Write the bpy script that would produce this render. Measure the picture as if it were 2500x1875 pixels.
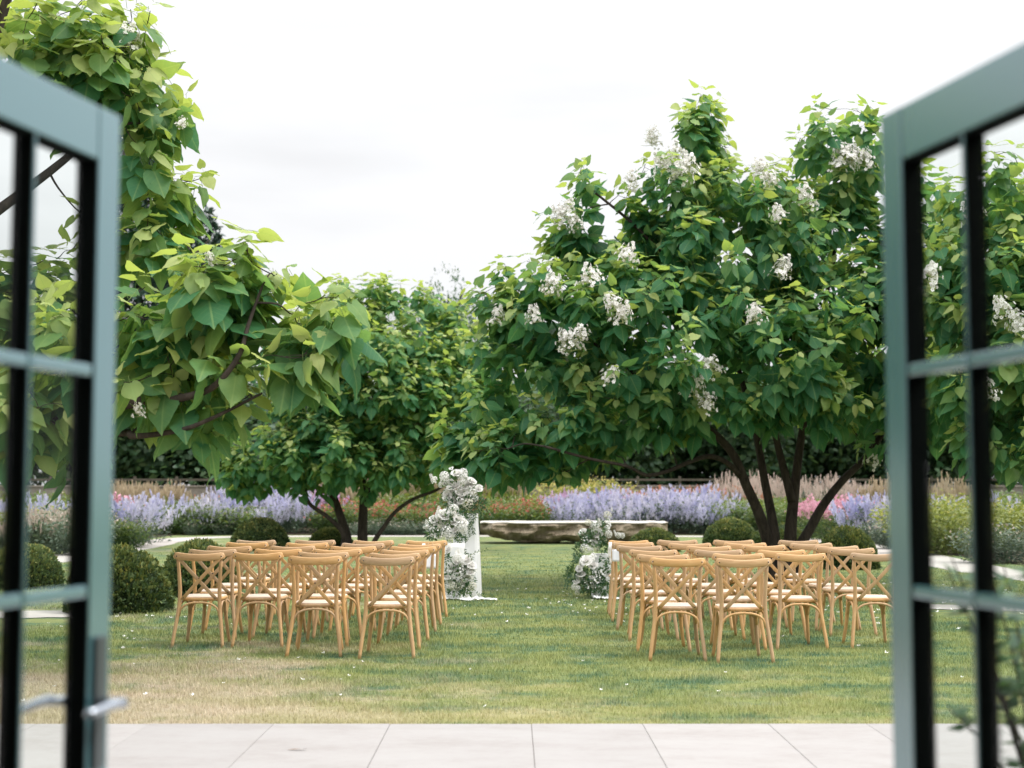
import bpy, bmesh, math, random
import numpy as np
from mathutils import Vector, Matrix, noise as mnoise

random.seed(7)
RNG = np.random.default_rng(7)
for o in list(bpy.data.objects):
    bpy.data.objects.remove(o)
SC = bpy.context.scene
COL = SC.collection
rad = math.radians

# ------------------------------------------------------------------ camera
CAM_H = 1.46
PITCH = math.atan(262.5 / 3472.0)
cam_d = bpy.data.cameras.new('camera')
cam_d.lens = 50.0
cam_d.sensor_width = 36.0
cam_d.clip_start = 0.05
cam_d.clip_end = 2000
cam_d.dof.use_dof = True
cam_d.dof.focus_distance = 14.0
cam_d.dof.aperture_fstop = 2.2
cam = bpy.data.objects.new('camera', cam_d)
COL.objects.link(cam)
cam.location = (0, 0, CAM_H)
cam.rotation_euler = (rad(90) + PITCH, 0, 0)
SC.camera = cam

# ------------------------------------------------------------------ sky and sun (bright overcast)
SUN_EL, SUN_AZ = rad(48), rad(95)          # azimuth measured from +Y towards +X
world = bpy.data.worlds.new('World')
SC.world = world
world.use_nodes = True
nt = world.node_tree
nt.nodes.clear()
out = nt.nodes.new('ShaderNodeOutputWorld')
bg = nt.nodes.new('ShaderNodeBackground')
bg.inputs['Strength'].default_value = 0.1
sky = nt.nodes.new('ShaderNodeTexSky')
sky.sky_type = 'NISHITA'
sky.sun_disc = False
sky.sun_elevation = SUN_EL
sky.sun_rotation = SUN_AZ
tc = nt.nodes.new('ShaderNodeTexCoord')
sep = nt.nodes.new('ShaderNodeSeparateXYZ')
nt.links.new(tc.outputs['Generated'], sep.inputs[0])
# overcast luminance: grows from the horizon to the zenith (CIE overcast form)
clampz = nt.nodes.new('ShaderNodeClamp')
nt.links.new(sep.outputs['Z'], clampz.inputs['Value'])
grad = nt.nodes.new('ShaderNodeMath'); grad.operation = 'MULTIPLY_ADD'
pw = nt.nodes.new('ShaderNodeMath'); pw.operation = 'POWER'; pw.inputs[1].default_value = 2.2
nt.links.new(clampz.outputs[0], pw.inputs[0])
nt.links.new(pw.outputs[0], grad.inputs[0])
grad.inputs[1].default_value = 17.0
grad.inputs[2].default_value = 4.75
mp = nt.nodes.new('ShaderNodeMapping')
mp.inputs['Scale'].default_value = (1.6, 1.6, 7.0)
nt.links.new(tc.outputs['Generated'], mp.inputs[0])
nz = nt.nodes.new('ShaderNodeTexNoise')
nz.inputs['Scale'].default_value = 1.5
nz.inputs['Detail'].default_value = 5
nz.inputs['Roughness'].default_value = 0.5
nt.links.new(mp.outputs[0], nz.inputs['Vector'])
mr = nt.nodes.new('ShaderNodeMapRange')
mr.inputs['From Min'].default_value = 0.34
mr.inputs['From Max'].default_value = 0.60
mr.inputs['To Min'].default_value = 0.90
mr.inputs['To Max'].default_value = 1.08
nt.links.new(nz.outputs['Fac'], mr.inputs['Value'])
mul = nt.nodes.new('ShaderNodeMath'); mul.operation = 'MULTIPLY'
nt.links.new(grad.outputs[0], mul.inputs[0]); nt.links.new(mr.outputs[0], mul.inputs[1])
cl = nt.nodes.new('ShaderNodeMix'); cl.data_type = 'RGBA'; cl.blend_type = 'MULTIPLY'
cl.inputs['Factor'].default_value = 1.0
cl.inputs[6].default_value = (0.985, 0.992, 1.01, 1)
nt.links.new(mul.outputs[0], cl.inputs[7])
mixs = nt.nodes.new('ShaderNodeMix'); mixs.data_type = 'RGBA'
mixs.inputs['Factor'].default_value = 0.985
nt.links.new(sky.outputs[0], mixs.inputs[6]); nt.links.new(cl.outputs[2], mixs.inputs[7])
nt.links.new(mixs.outputs[2], bg.inputs['Color'])
nt.links.new(bg.outputs[0], out.inputs['Surface'])

sun_d = bpy.data.lights.new('sun', 'SUN')
sun_d.energy = 1.5
sun_d.angle = rad(18)
sun_d.color = (1.0, 0.95, 0.88)
sun = bpy.data.objects.new('sun', sun_d)
COL.objects.link(sun)
sdir = Vector((math.sin(SUN_AZ) * math.cos(SUN_EL), math.cos(SUN_AZ) * math.cos(SUN_EL), math.sin(SUN_EL)))
sun.rotation_euler = sdir.to_track_quat('Z', 'Y').to_euler()
sun.location = sdir * 60

SC.view_settings.view_transform = 'Standard'
SC.view_settings.look = 'None'
SC.view_settings.exposure = 0.90
SC.view_settings.gamma = 1.0
SC.view_settings.use_curve_mapping = False
SC.render.engine = 'CYCLES'
SC.cycles.max_bounces = 8
SC.cycles.transparent_max_bounces = 24
SC.cycles.sample_clamp_indirect = 6.0


# ------------------------------------------------------------------ helpers
def lin(r, g, b):
    f = lambda c: (c / 255) / 12.92 if c / 255 <= 0.04045 else ((c / 255 + 0.055) / 1.055) ** 2.4
    return (f(r), f(g), f(b), 1.0)


def W(px, py, d):
    """Photograph pixel (2500 wide) at depth d in front of the camera -> a point in the garden (used to take the photo's measurements)."""
    xc = (px - 1250) / 3472.0
    yc = (937.5 - py) / 3472.0
    cp, sp = math.cos(PITCH), math.sin(PITCH)
    v = Vector((xc, cp - yc * sp, sp + yc * cp))
    return Vector((0, 0, CAM_H)) + v * (d / v.y)


def D(px, py, d):                     # the same with the 2212-wide view's pixels
    return W(px * 1.13020, py * 1.13020, d)


def tag(o, label=None, cat=None, group=None, kind=None):
    if label: o['label'] = label
    if cat: o['category'] = cat
    if group: o['group'] = group
    if kind: o['kind'] = kind
    return o


def empty(name, loc=(0, 0, 0), rz=0.0):
    o = bpy.data.objects.new(name, None)
    o.empty_display_size = 0.2
    o.location = loc
    o.rotation_euler = (0, 0, rz)
    COL.objects.link(o)
    return o


def link(name, me, parent=None, loc=None):
    o = bpy.data.objects.new(name, me)
    COL.objects.link(o)
    if parent is not None: o.parent = parent
    if loc is not None: o.location = loc
    return o


class MB:
    """Collects shapes; build() makes them one mesh object."""
    def __init__(s):
        s.v, s.f, s.m = [], [], []

    def add(s, verts, faces, mi=0):
        n = len(s.v)
        s.v.extend([tuple(p) for p in verts])
        s.f.extend([tuple(i + n for i in f) for f in faces])
        s.m.extend([mi] * len(faces))

    def box(s, lo, hi, mi=0, M=None):
        x0, y0, z0 = lo; x1, y1, z1 = hi
        vs = [Vector(p) for p in ((x0, y0, z0), (x1, y0, z0), (x1, y1, z0), (x0, y1, z0), (x0, y0, z1), (x1, y0, z1), (x1, y1, z1), (x0, y1, z1))]
        if M is not None: vs = [M @ p for p in vs]
        s.add(vs, [(0, 3, 2, 1), (4, 5, 6, 7), (0, 1, 5, 4), (1, 2, 6, 5), (2, 3, 7, 6), (3, 0, 4, 7)], mi)

    def tube(s, pts, radii, sides=8, mi=0, cap=True):
        pts = [Vector(p) for p in pts]
        n = len(pts)
        if not hasattr(radii, '__len__'): radii = [radii] * n
        ref = Vector((0.31, 0.17, 0.93)).normalized()
        vs, fs = [], []
        for i, p in enumerate(pts):
            t = (pts[min(i + 1, n - 1)] - pts[max(i - 1, 0)])
            t = t.normalized() if t.length > 1e-9 else Vector((0, 0, 1))
            a = ref - t * ref.dot(t)
            if a.length < 0.05: a = Vector((1, 0, 0)) - t * t.x
            a.normalize(); b = t.cross(a)
            ref = a
            for k in range(sides):
                q = 2 * math.pi * k / sides
                vs.append(p + (a * math.cos(q) + b * math.sin(q)) * radii[i])
        for i in range(n - 1):
            for k in range(sides):
                k2 = (k + 1) % sides
                fs.append((i * sides + k, i * sides + k2, (i + 1) * sides + k2, (i + 1) * sides + k))
        if cap:
            fs.append(tuple(range(sides - 1, -1, -1)))
            fs.append(tuple((n - 1) * sides + k for k in range(sides)))
        s.add(vs, fs, mi)

    def mesh(s, name, mats, smooth=True):
        me = bpy.data.meshes.new(name)
        me.from_pydata(s.v, [], s.f)
        for m in (mats if isinstance(mats, (list, tuple)) else [mats]): me.materials.append(m)
        if any(s.m): me.polygons.foreach_set('material_index', s.m)
        me.polygons.foreach_set('use_smooth', [smooth] * len(me.polygons))
        me.update()
        return me

    def build(s, name, mats, parent=None, smooth=True, bevel=0.0, loc=None):
        me = s.mesh(name, mats, smooth)
        if bevel > 0:
            bm = bmesh.new(); bm.from_mesh(me)
            bmesh.ops.bevel(bm, geom=list(bm.edges), offset=bevel, segments=2, affect='EDGES', profile=0.6, clamp_overlap=True)
            bm.to_mesh(me); bm.free()
            me.polygons.foreach_set('use_smooth', [False] * len(me.polygons))
        return link(name, me, parent, loc)


def smooth_path(pts, radii, sub=4):
    """Catmull-Rom through pts, radii interpolated."""
    pts = [Vector(p) for p in pts]
    P = [pts[0] * 2 - pts[1]] + pts + [pts[-1] * 2 - pts[-2]]
    op, orad = [], []
    for i in range(1, len(P) - 2):
        for k in range(sub):
            t = k / sub
            a, b, c, d = P[i - 1], P[i], P[i + 1], P[i + 2]
            op.append(0.5 * ((2 * b) + (c - a) * t + (2 * a - 5 * b + 4 * c - d) * t * t + (3 * b - a - 3 * c + d) * t ** 3))
            orad.append(radii[i - 1] * (1 - t) + radii[i] * t)
    op.append(pts[-1]); orad.append(radii[-1])
    return op, orad


def np_mesh(name, V, F, mats, uv=None, tone=None, mi=None, smooth=True):
    """V (n,3), F (m,3) -> mesh, with per-vertex uv and a float attribute 'tone'."""
    V = np.asarray(V, np.float32); F = np.asarray(F, np.int32)
    me = bpy.data.meshes.new(name)
    me.vertices.add(len(V)); me.vertices.foreach_set('co', V.ravel())
    m = len(F); k = F.shape[1]
    me.loops.add(m * k); me.loops.foreach_set('vertex_index', F.ravel())
    me.polygons.add(m)
    me.polygons.foreach_set('loop_start', np.arange(0, m * k, k, dtype=np.int32))
    me.polygons.foreach_set('use_smooth', np.full(m, smooth))
    if mi is not None: me.polygons.foreach_set('material_index', np.asarray(mi, np.int32))
    for mt in (mats if isinstance(mats, (list, tuple)) else [mats]): me.materials.append(mt)
    if uv is not None:
        l = me.uv_layers.new(name='UVMap')
        l.data.foreach_set('uv', np.asarray(uv, np.float32)[F.ravel()].ravel())
    if tone is not None:
        a = me.attributes.new('tone', 'FLOAT', 'POINT')
        a.data.foreach_set('value', np.asarray(tone, np.float32))
    me.update(calc_edges=True)
    me.validate()
    return me


# ------------------------------------------------------------------ materials
class NT:
    def __init__(s, name):
        s.mat = bpy.data.materials.new(name)
        s.mat.use_nodes = True
        s.t = s.mat.node_tree
        s.t.nodes.clear()
        s.out = s.t.nodes.new('ShaderNodeOutputMaterial')

    def n(s, typ, **kw):
        nd = s.t.nodes.new('ShaderNode' + typ)
        for k, v in kw.items():
            if hasattr(nd, k): setattr(nd, k, v)
        return nd

    def l(s, a, b): s.t.links.new(a, b)

    def principled(s, col=None, rough=0.6, spec=0.4, metal=0.0):
        p = s.n('BsdfPrincipled')
        if col is not None: p.inputs['Base Color'].default_value = col
        p.inputs['Roughness'].default_value = rough
        p.inputs['Specular IOR Level'].default_value = spec
        p.inputs['Metallic'].default_value = metal
        return p

    def noise(s, scale, detail=4, rough=0.55, vec=None, dist=0.0):
        nd = s.n('TexNoise')
        nd.inputs['Scale'].default_value = scale
        nd.inputs['Detail'].default_value = detail
        nd.inputs['Roughness'].default_value = rough
        nd.inputs['Distortion'].default_value = dist
        if vec is not None: s.l(vec, nd.inputs['Vector'])
        return nd.outputs['Fac']

    def ramp(s, fac, stops):
        r = s.n('ValToRGB')
        e = r.color_ramp.elements
        while len(e) > 1: e.remove(e[0])
        e[0].position, e[0].color = stops[0]
        for p, c in stops[1:]:
            x = e.new(p); x.color = c
        s.l(fac, r.inputs[0])
        return r.outputs[0]

    def mixc(s, a, b, fac, mode='MIX'):
        m = s.n('Mix'); m.data_type = 'RGBA'; m.blend_type = mode
        for v, i in ((fac, 0), (a, 6), (b, 7)):
            if hasattr(v, 'links') or hasattr(v, 'is_output'): s.l(v, m.inputs[i])
            else: m.inputs[i].default_value = v
        return m.outputs[2]

    def math(s, op, a, b=0.0, c=0.0):
        m = s.n('Math'); m.operation = op
        for i, v in enumerate((a, b, c)):
            if hasattr(v, 'is_output'): s.l(v, m.inputs[i])
            else: m.inputs[i].default_value = v
        return m.outputs[0]

    def maprange(s, v, a, b, c, d):
        m = s.n('MapRange')
        s.l(v, m.inputs['Value'])
        for k, x in zip(('From Min', 'From Max', 'To Min', 'To Max'), (a, b, c, d)): m.inputs[k].default_value = x
        return m.outputs[0]

    def bump(s, h, strength, dist):
        b = s.n('Bump')
        b.inputs['Strength'].default_value = strength
        b.inputs['Distance'].default_value = dist
        s.l(h, b.inputs['Height'])
        return b.outputs[0]

    def pos(s): return s.n('NewGeometry').outputs['Position']

    def mapping(s, vec, scale=(1, 1, 1), rot=(0, 0, 0)):
        m = s.n('Mapping'); m.inputs['Scale'].default_value = scale; m.inputs['Rotation'].default_value = rot
        s.l(vec, m.inputs[0]); return m.outputs[0]

    def done(s, shader):
        s.l(shader, s.out.inputs['Surface']); return s.mat


def mat_plain(name, col, rough=0.6, spec=0.4, metal=0.0, var=0.12, scale=8.0, bump=0.0):
    t = NT(name)
    p = t.principled(col, rough, spec, metal)
    o = t.n('TexCoord').outputs['Object']
    f = t.noise(scale, 5, 0.6, o)
    dark = tuple(c * (1 - var) for c in col[:3]) + (1,)
    lite = tuple(min(1, c * (1 + var)) for c in col[:3]) + (1,)
    t.l(t.ramp(f, [(0.3, dark), (0.7, lite)]), p.inputs['Base Color'])
    if bump: t.l(t.bump(f, bump, 0.02), p.inputs['Normal'])
    return t.done(p.outputs[0])


def mat_leaf(name, stops, trans, tmix=0.4, rough=0.42, veins=True, back=1.25, spec=0.4):
    """Foliage: colour by the leaf's age ('tone'), faint veins, translucent blade."""
    t = NT(name)
    a = t.n('Attribute', attribute_name='tone')
    p_ = t.pos()
    nf = t.noise(9.0, 3, 0.6, p_)
    fac = t.math('ADD', a.outputs['Fac'], t.math('MULTIPLY', t.math('SUBTRACT', nf, 0.5), 0.25))
    col = t.ramp(fac, stops)
    if veins:
        uv = t.n('TexCoord').outputs['UV']
        sp = t.n('SeparateXYZ'); t.l(uv, sp.inputs[0])
        au = t.math('ABSOLUTE', sp.outputs[0])
        mid = t.math('LESS_THAN', au, 0.022)
        side = t.math('SUBTRACT', sp.outputs[1], t.math('MULTIPLY', au, 0.75))
        fr = t.math('ABSOLUTE', t.math('SUBTRACT', t.math('FRACT', t.math('MULTIPLY', side, 6.0)), 0.5))
        sv = t.math('MULTIPLY', t.math('LESS_THAN', fr, 0.06), 0.4)
        vein = t.math('MAXIMUM', mid, sv)
        col = t.mixc(col, lin(150, 175, 110), t.math('MULTIPLY', vein, 0.45))
    g = t.n('NewGeometry')
    bright = t.mixc(col, (back, back, back * 1.05, 1), g.outputs['Backfacing'], 'MULTIPLY')
    p = t.principled(None, rough, spec)
    t.l(bright, p.inputs['Base Color'])
    tr = t.n('BsdfTranslucent')
    tcol = t.mixc(col, t.ramp(fac, [(0.1, (trans[0] * 0.42, trans[1] * 0.78, trans[2] * 1.3, 1)), (0.65, (trans[0] * 1.3, trans[1] * 1.2, trans[2], 1))]), 0.8)
    t.l(tcol, tr.inputs['Color'])
    mx = t.n('MixShader'); mx.inputs[0].default_value = tmix
    t.l(p.outputs[0], mx.inputs[1]); t.l(tr.outputs[0], mx.inputs[2])
    return t.done(mx.outputs[0])


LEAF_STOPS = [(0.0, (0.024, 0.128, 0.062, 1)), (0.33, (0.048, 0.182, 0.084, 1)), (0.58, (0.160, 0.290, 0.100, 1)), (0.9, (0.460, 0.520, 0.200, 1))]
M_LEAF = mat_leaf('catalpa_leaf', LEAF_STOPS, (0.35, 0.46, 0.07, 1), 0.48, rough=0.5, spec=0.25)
M_BARK = None


def mat_bark(name, c0, c1):
    t = NT(name)
    v = t.mapping(t.n('TexCoord').outputs['Object'], (14, 14, 4))
    f = t.noise(1.0, 8, 0.65, v, 0.4)
    p = t.principled(None, 0.85, 0.2)
    t.l(t.ramp(f, [(0.3, c0), (0.7, c1)]), p.inputs['Base Color'])
    t.l(t.bump(f, 0.7, 0.03), p.inputs['Normal'])
    return t.done(p.outputs[0])


M_BARK = mat_bark('bark', (0.020, 0.016, 0.013, 1), (0.075, 0.060, 0.048, 1))


def mat_wood(name, c0, c1, c2, rough=0.42, sc=(22, 22, 3.0)):
    t = NT(name)
    o = t.n('TexCoord').outputs['Object']
    oi = t.n('ObjectInfo').outputs['Random']
    add = t.n('VectorMath'); add.operation = 'ADD'
    t.l(o, add.inputs[0])
    cmb = t.n('CombineXYZ'); t.l(t.math('MULTIPLY', oi, 9.0), cmb.inputs[0]); t.l(t.math('MULTIPLY', oi, 5.0), cmb.inputs[2])
    t.l(cmb.outputs[0], add.inputs[1])
    v = t.mapping(add.outputs[0], sc)
    f = t.noise(1.6, 6, 0.6, v, 0.8)
    f2 = t.noise(2.2, 2, 0.5, add.outputs[0])
    col = t.ramp(f, [(0.25, c0), (0.5, c1), (0.8, c2)])
    hv = t.n('HueSaturation')
    t.l(t.maprange(t.math('ADD', t.math('MULTIPLY', f2, 0.4), t.math('MULTIPLY', oi, 0.6)), 0.2, 0.8, 0.86, 1.12), hv.inputs['Value'])
    t.l(t.maprange(oi, 0, 1, 0.84, 1.08), hv.inputs['Saturation'])
    t.l(col, hv.inputs['Color'])
    p = t.principled(None, rough, 0.4)
    t.l(hv.outputs[0], p.inputs['Base Color'])
    t.l(t.bump(f, 0.12, 0.004), p.inputs['Normal'])
    return t.done(p.outputs[0])


M_WOOD = mat_wood('beech_wood', (0.44, 0.250, 0.110, 1), (0.53, 0.325, 0.155, 1), (0.60, 0.395, 0.210, 1))
M_RAILWOOD = mat_wood('beech_wood_along', (0.44, 0.250, 0.110, 1), (0.53, 0.325, 0.155, 1), (0.60, 0.395, 0.210, 1), 0.42, (2.6, 22, 30))
M_SEAT = mat_wood('pale_seat_wood', (0.55, 0.42, 0.31, 1), (0.60, 0.48, 0.37, 1), (0.66, 0.54, 0.44, 1), 0.5, (3, 22, 22))
M_BOLT = mat_plain('bolt_metal', (0.10, 0.085, 0.07, 1), 0.4, 0.5, 0.7)
M_WHITE = mat_plain('white_cloth', (0.85, 0.85, 0.85, 1), 0.7, 0.3, var=0.02, scale=3)
M_PAPER = mat_plain('white_card', (0.76, 0.78, 0.83, 1), 0.8, 0.2, var=0.03, scale=30)
M_PETAL_MAT = None


def mat_petal(name, col, trans=0.3):
    t = NT(name)
    o = t.n('TexCoord').outputs['Object']
    f = t.noise(30, 3, 0.6, o)
    c = t.ramp(f, [(0.3, tuple(x * 0.955 for x in col[:3]) + (1,)), (0.7, col)])
    p = t.principled(None, 0.65, 0.25)
    t.l(c, p.inputs['Base Color'])
    tr = t.n('BsdfTranslucent'); tr.inputs['Color'].default_value = col
    mx = t.n('MixShader'); mx.inputs[0].default_value = trans
    t.l(p.outputs[0], mx.inputs[1]); t.l(tr.outputs[0], mx.inputs[2])
    return t.done(mx.outputs[0])


M_PETAL = mat_petal('white_petal', (0.88, 0.865, 0.84, 1), 0.22)
M_CREAM = mat_petal('cream_petal', (0.76, 0.74, 0.62, 1))
M_THROAT = mat_petal('purple_throat', (0.45, 0.28, 0.30, 1))
M_BUD = mat_plain('green_bud', (0.30, 0.34, 0.14, 1), 0.6)
M_FERN = mat_leaf('jasmine_leaf', [(0.0, (0.018, 0.060, 0.026, 1)), (0.5, (0.040, 0.105, 0.050, 1)), (1.0, (0.14, 0.21, 0.10, 1))], (0.20, 0.30, 0.05, 1), 0.25, veins=False)


# lawn colour: the same world-space pattern drives the soil sheet and the blades
def lawn_colour(t):
    p = t.pos()
    sp = t.n('SeparateXYZ'); t.l(p, sp.inputs[0])
    n1 = t.noise(0.8, 6, 0.66, t.mapping(p, (0.8, 1.25, 0.0)))
    n2 = t.noise(1.7, 5, 0.65, t.mapping(p, (0.7, 1.5, 0.0)))
    n3 = t.noise(9.0, 3, 0.6, t.mapping(p, (1, 1, 0.0)))
    # drier close to the paving and towards the west side, lusher further out
    near = t.maprange(sp.outputs[1], 9.0, 13.0, 0.14, -0.05)
    west = t.maprange(sp.outputs[0], -2.8, 0.6, 0.17, -0.05)
    nearmask = t.maprange(sp.outputs[1], 10.5, 15.0, 1.0, 0.15)
    dry = t.math('ADD', n1, t.math('ADD', near, t.math('MULTIPLY', west, nearmask)))
    dry = t.math('ADD', dry, t.math('MULTIPLY', t.math('SUBTRACT', n3, 0.5), 0.42))
    lush = t.math('ADD', n2, t.math('MULTIPLY', t.math('SUBTRACT', n3, 0.5), 0.38))
    green = t.ramp(lush, [(0.32, (0.250, 0.268, 0.098, 1)), (0.48, (0.196, 0.232, 0.086, 1)), (0.58, (0.106, 0.168, 0.082, 1)), (0.68, (0.064, 0.132, 0.078, 1))])
    pinkish = t.ramp(n2, [(0.35, (0.340, 0.300, 0.190, 1)), (0.65, (0.440, 0.365, 0.280, 1))])
    straw = t.ramp(n2, [(0.35, (0.300, 0.290, 0.115, 1)), (0.65, (0.400, 0.365, 0.200, 1))])
    drycol = t.mixc(straw, pinkish, t.maprange(sp.outputs[0], -2.4, 0.4, 1.0, 0.0))
    fac = t.maprange(dry, 0.50, 0.70, 0.0, 0.97)
    return t.mixc(green, drycol, fac), n3


tn = NT('lawn_soil')
c_, n_ = lawn_colour(tn)
p_ = tn.principled(None, 0.9, 0.15)
tn.l(tn.mixc(c_, (0.86, 0.86, 0.84, 1), 1.0, 'MULTIPLY'), p_.inputs['Base Color'])
fine = tn.noise(60, 3, 0.7, tn.pos())
tn.l(tn.bump(fine, 0.6, 0.03), p_.inputs['Normal'])
M_LAWN = tn.done(p_.outputs[0])

tn = NT('grass_blade')
c_, n_ = lawn_colour(tn)
a_ = tn.n('Attribute', attribute_name='tone')
hv = tn.n('HueSaturation')
tn.l(c_, hv.inputs['Color'])
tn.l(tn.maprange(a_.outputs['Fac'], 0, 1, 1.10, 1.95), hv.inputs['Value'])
p_ = tn.principled(None, 0.55, 0.3)
tn.l(hv.outputs[0], p_.inputs['Base Color'])
tr_ = tn.n('BsdfTranslucent'); tn.l(hv.outputs[0], tr_.inputs['Color'])
mx_ = tn.n('MixShader'); mx_.inputs[0].default_value = 0.3
tn.l(p_.outputs[0], mx_.inputs[1]); tn.l(tr_.outputs[0], mx_.inputs[2])
M_BLADE = tn.done(mx_.outputs[0])

tn = NT('pale_limestone')
po = tn.pos()
f1 = tn.noise(1.3, 6, 0.65, tn.mapping(po, (1, 2.2, 1)))
f2 = tn.noise(14, 6, 0.7, tn.mapping(po, (1, 3.0, 1)))
oi = tn.n('ObjectInfo').outputs['Random']
c_ = tn.ramp(tn.math('ADD', tn.math('MULTIPLY', f1, 0.6), tn.math('MULTIPLY', f2, 0.4)), [(0.3, (0.262, 0.238, 0.226, 1)), (0.5, (0.322, 0.304, 0.296, 1)), (0.72, (0.352, 0.340, 0.334, 1))])
hv = tn.n('HueSaturation'); tn.l(c_, hv.inputs['Color']); tn.l(tn.maprange(oi, 0, 1, 0.94, 1.05), hv.inputs['Value'])
p_ = tn.principled(None, 0.6, 0.3)
tn.l(hv.outputs[0], p_.inputs['Base Color'])
tn.l(tn.bump(f2, 0.15, 0.01), p_.inputs['Normal'])
M_SLAB = tn.done(p_.outputs[0])
M_MORTAR = mat_plain('mortar', (0.25, 0.22, 0.19, 1), 0.9, 0.1, bump=0.3)
M_PATH = mat_plain('pale_gravel', (0.40, 0.37, 0.345, 1), 0.9, 0.15, var=0.10, scale=3.0, bump=0.2)
M_SOILBED = mat_plain('bed_soil', (0.055, 0.045, 0.03, 1), 0.95, 0.1, var=0.4, scale=2.0, bump=0.4)

# ------------------------------------------------------------------ ground
def ground_z(y):
    return 0.0 if y < 48.5 else min(0.9, (y - 48.5) * 0.055)


ys = list(np.linspace(-40, 48.5, 30)) + list(np.linspace(49, 66, 18)) + [80, 120, 200, 400, 900]
xs = list(np.linspace(-30, 30, 31))
xs = [-900, -300, -100, -50] + xs + [50, 100, 300, 900]
mb = MB()
for y in ys:
    for x in xs:
        mb.v.append((x, y, ground_z(y) + 0.0))
nx = len(xs)
for j in range(len(ys) - 1):
    for i in range(nx - 1):
        a = j * nx + i
        mb.f.append((a, a + 1, a + nx + 1, a + nx)); mb.m.append(0)
tag(mb.build('lawn', M_LAWN), kind='structure')


def ribbon(name, pts, w, z, mat, kind='structure'):
    """A flat path following pts (x, y), slightly crowned edges."""
    P, R = smooth_path([(x, y, 0) for x, y in pts], [w] * len(pts), 6)
    m = MB()
    n = len(P)
    for i in range(n):
        t = (P[min(i + 1, n - 1)] - P[max(i - 1, 0)]).normalized()
        nrm = Vector((-t.y, t.x, 0))
        for k in (-1, -0.4, 0.4, 1):
            e = 0.03 * math.sin(i * 2.1 + k * 5) if abs(k) == 1 else 0
            q = P[i] + nrm * (k * w / 2 + e)
            m.v.append((q.x, q.y, z + ground_z(q.y)))
    for i in range(n - 1):
        for k in range(3):
            a = i * 4 + k
            m.f.append((a, a + 4, a + 5, a + 1)); m.m.append(0)
    return tag(m.build(name, mat, smooth=False), kind=kind)


PATH = [(-10.4, 6), (-10.2, 20), (-9.9, 31), (-10.0, 38), (-10.3, 43.5), (-8.6, 46.3), (-3, 46.9), (2, 46.9), (6.5, 46.4), (9.2, 43), (9.2, 34), (8.8, 27), (9.2, 20), (9.4, 6)]
ribbon('garden_path', PATH, 1.35, 0.004, M_PATH)
ribbon('side_path', [(-9.8, 16.3), (-7.5, 16.6), (-6.0, 17.0), (-5.0, 17.2)], 1.0, 0.008, M_MORTAR if False else M_PATH)
ribbon('side_path', [(8.9, 17.0), (7.4, 17.4), (6.2, 17.9), (5.2, 18.2)], 0.75, 0.008, M_PATH)

# soil of the borders beyond the path (a sheet just above the lawn sheet)
def sheet(name, quad, mat, dz=0.006, nx=6, ny=12):
    m = MB()
    (x0, y0), (x1, y1) = quad
    for j in range(ny + 1):
        for i in range(nx + 1):
            x = x0 + (x1 - x0) * i / nx; y = y0 + (y1 - y0) * j / ny
            m.v.append((x, y, ground_z(y) + dz))
    for j in range(ny):
        for i in range(nx):
            a = j * (nx + 1) + i
            m.f.append((a, a + 1, a + nx + 2, a + nx + 1)); m.m.append(0)
    return tag(m.build(name, mat, smooth=False), kind='structure')


sheet('flower_bed_ground', ((-30, 48.0), (30, 62.5)), M_SOILBED, 0.012, 6, 29)
sheet('flower_bed_ground', ((-24, 18), (-11.3, 47.9)), M_SOILBED, 0.012)
sheet('flower_bed_ground', ((10.1, 18), (24, 47.9)), M_SOILBED, 0.012)

# ------------------------------------------------------------------ terrace of big limestone slabs
TER_Y = 8.97
terrace = tag(empty('terrace', (0, 5.5, 0)), kind='structure')
m = MB(); m.box((-9, 2.45, -0.15), (9, TER_Y - 0.012, 0.012)); m.build('mortar_bed', M_MORTAR, terrace, smooth=False, loc=(0, -5.5, 0))
joints = [-9.0, -8.1, -7.3, -6.5, -5.75, -5.1, -4.4, -3.65, -2.95, -2.25, -1.48, -0.756, 0.12, 0.81, 1.59, 2.20, 2.95, 3.7, 4.4, 5.15, 5.9, 6.6, 7.4, 8.2, 9.0]
rows = [(2.5, 3.95), (3.95, 5.5), (5.5, 7.05), (7.05, TER_Y)]
slab_cache = {}
for r, (y0, y1) in enumerate(rows):
    sh = 0.0 if r == 3 else (0.37 if r % 2 else -0.05)
    for i in range(len(joints) - 1):
        if r < 3 and abs(joints[i]) > 4: continue
        w = joints[i + 1] - joints[i]; g = 0.0016
        mb = MB(); mb.box((-w / 2 + g, -(y1 - y0) / 2 + g, -0.03), (w / 2 - g, (y1 - y0) / 2 - g, 0.0))
        o = mb.build('paving_slab', M_SLAB, terrace, smooth=False, bevel=0.002)
        o.location = ((joints[i] + joints[i + 1]) / 2 + sh, (y0 + y1) / 2 - 5.5, 0.022 + random.uniform(-0.0012, 0.0012))

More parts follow.
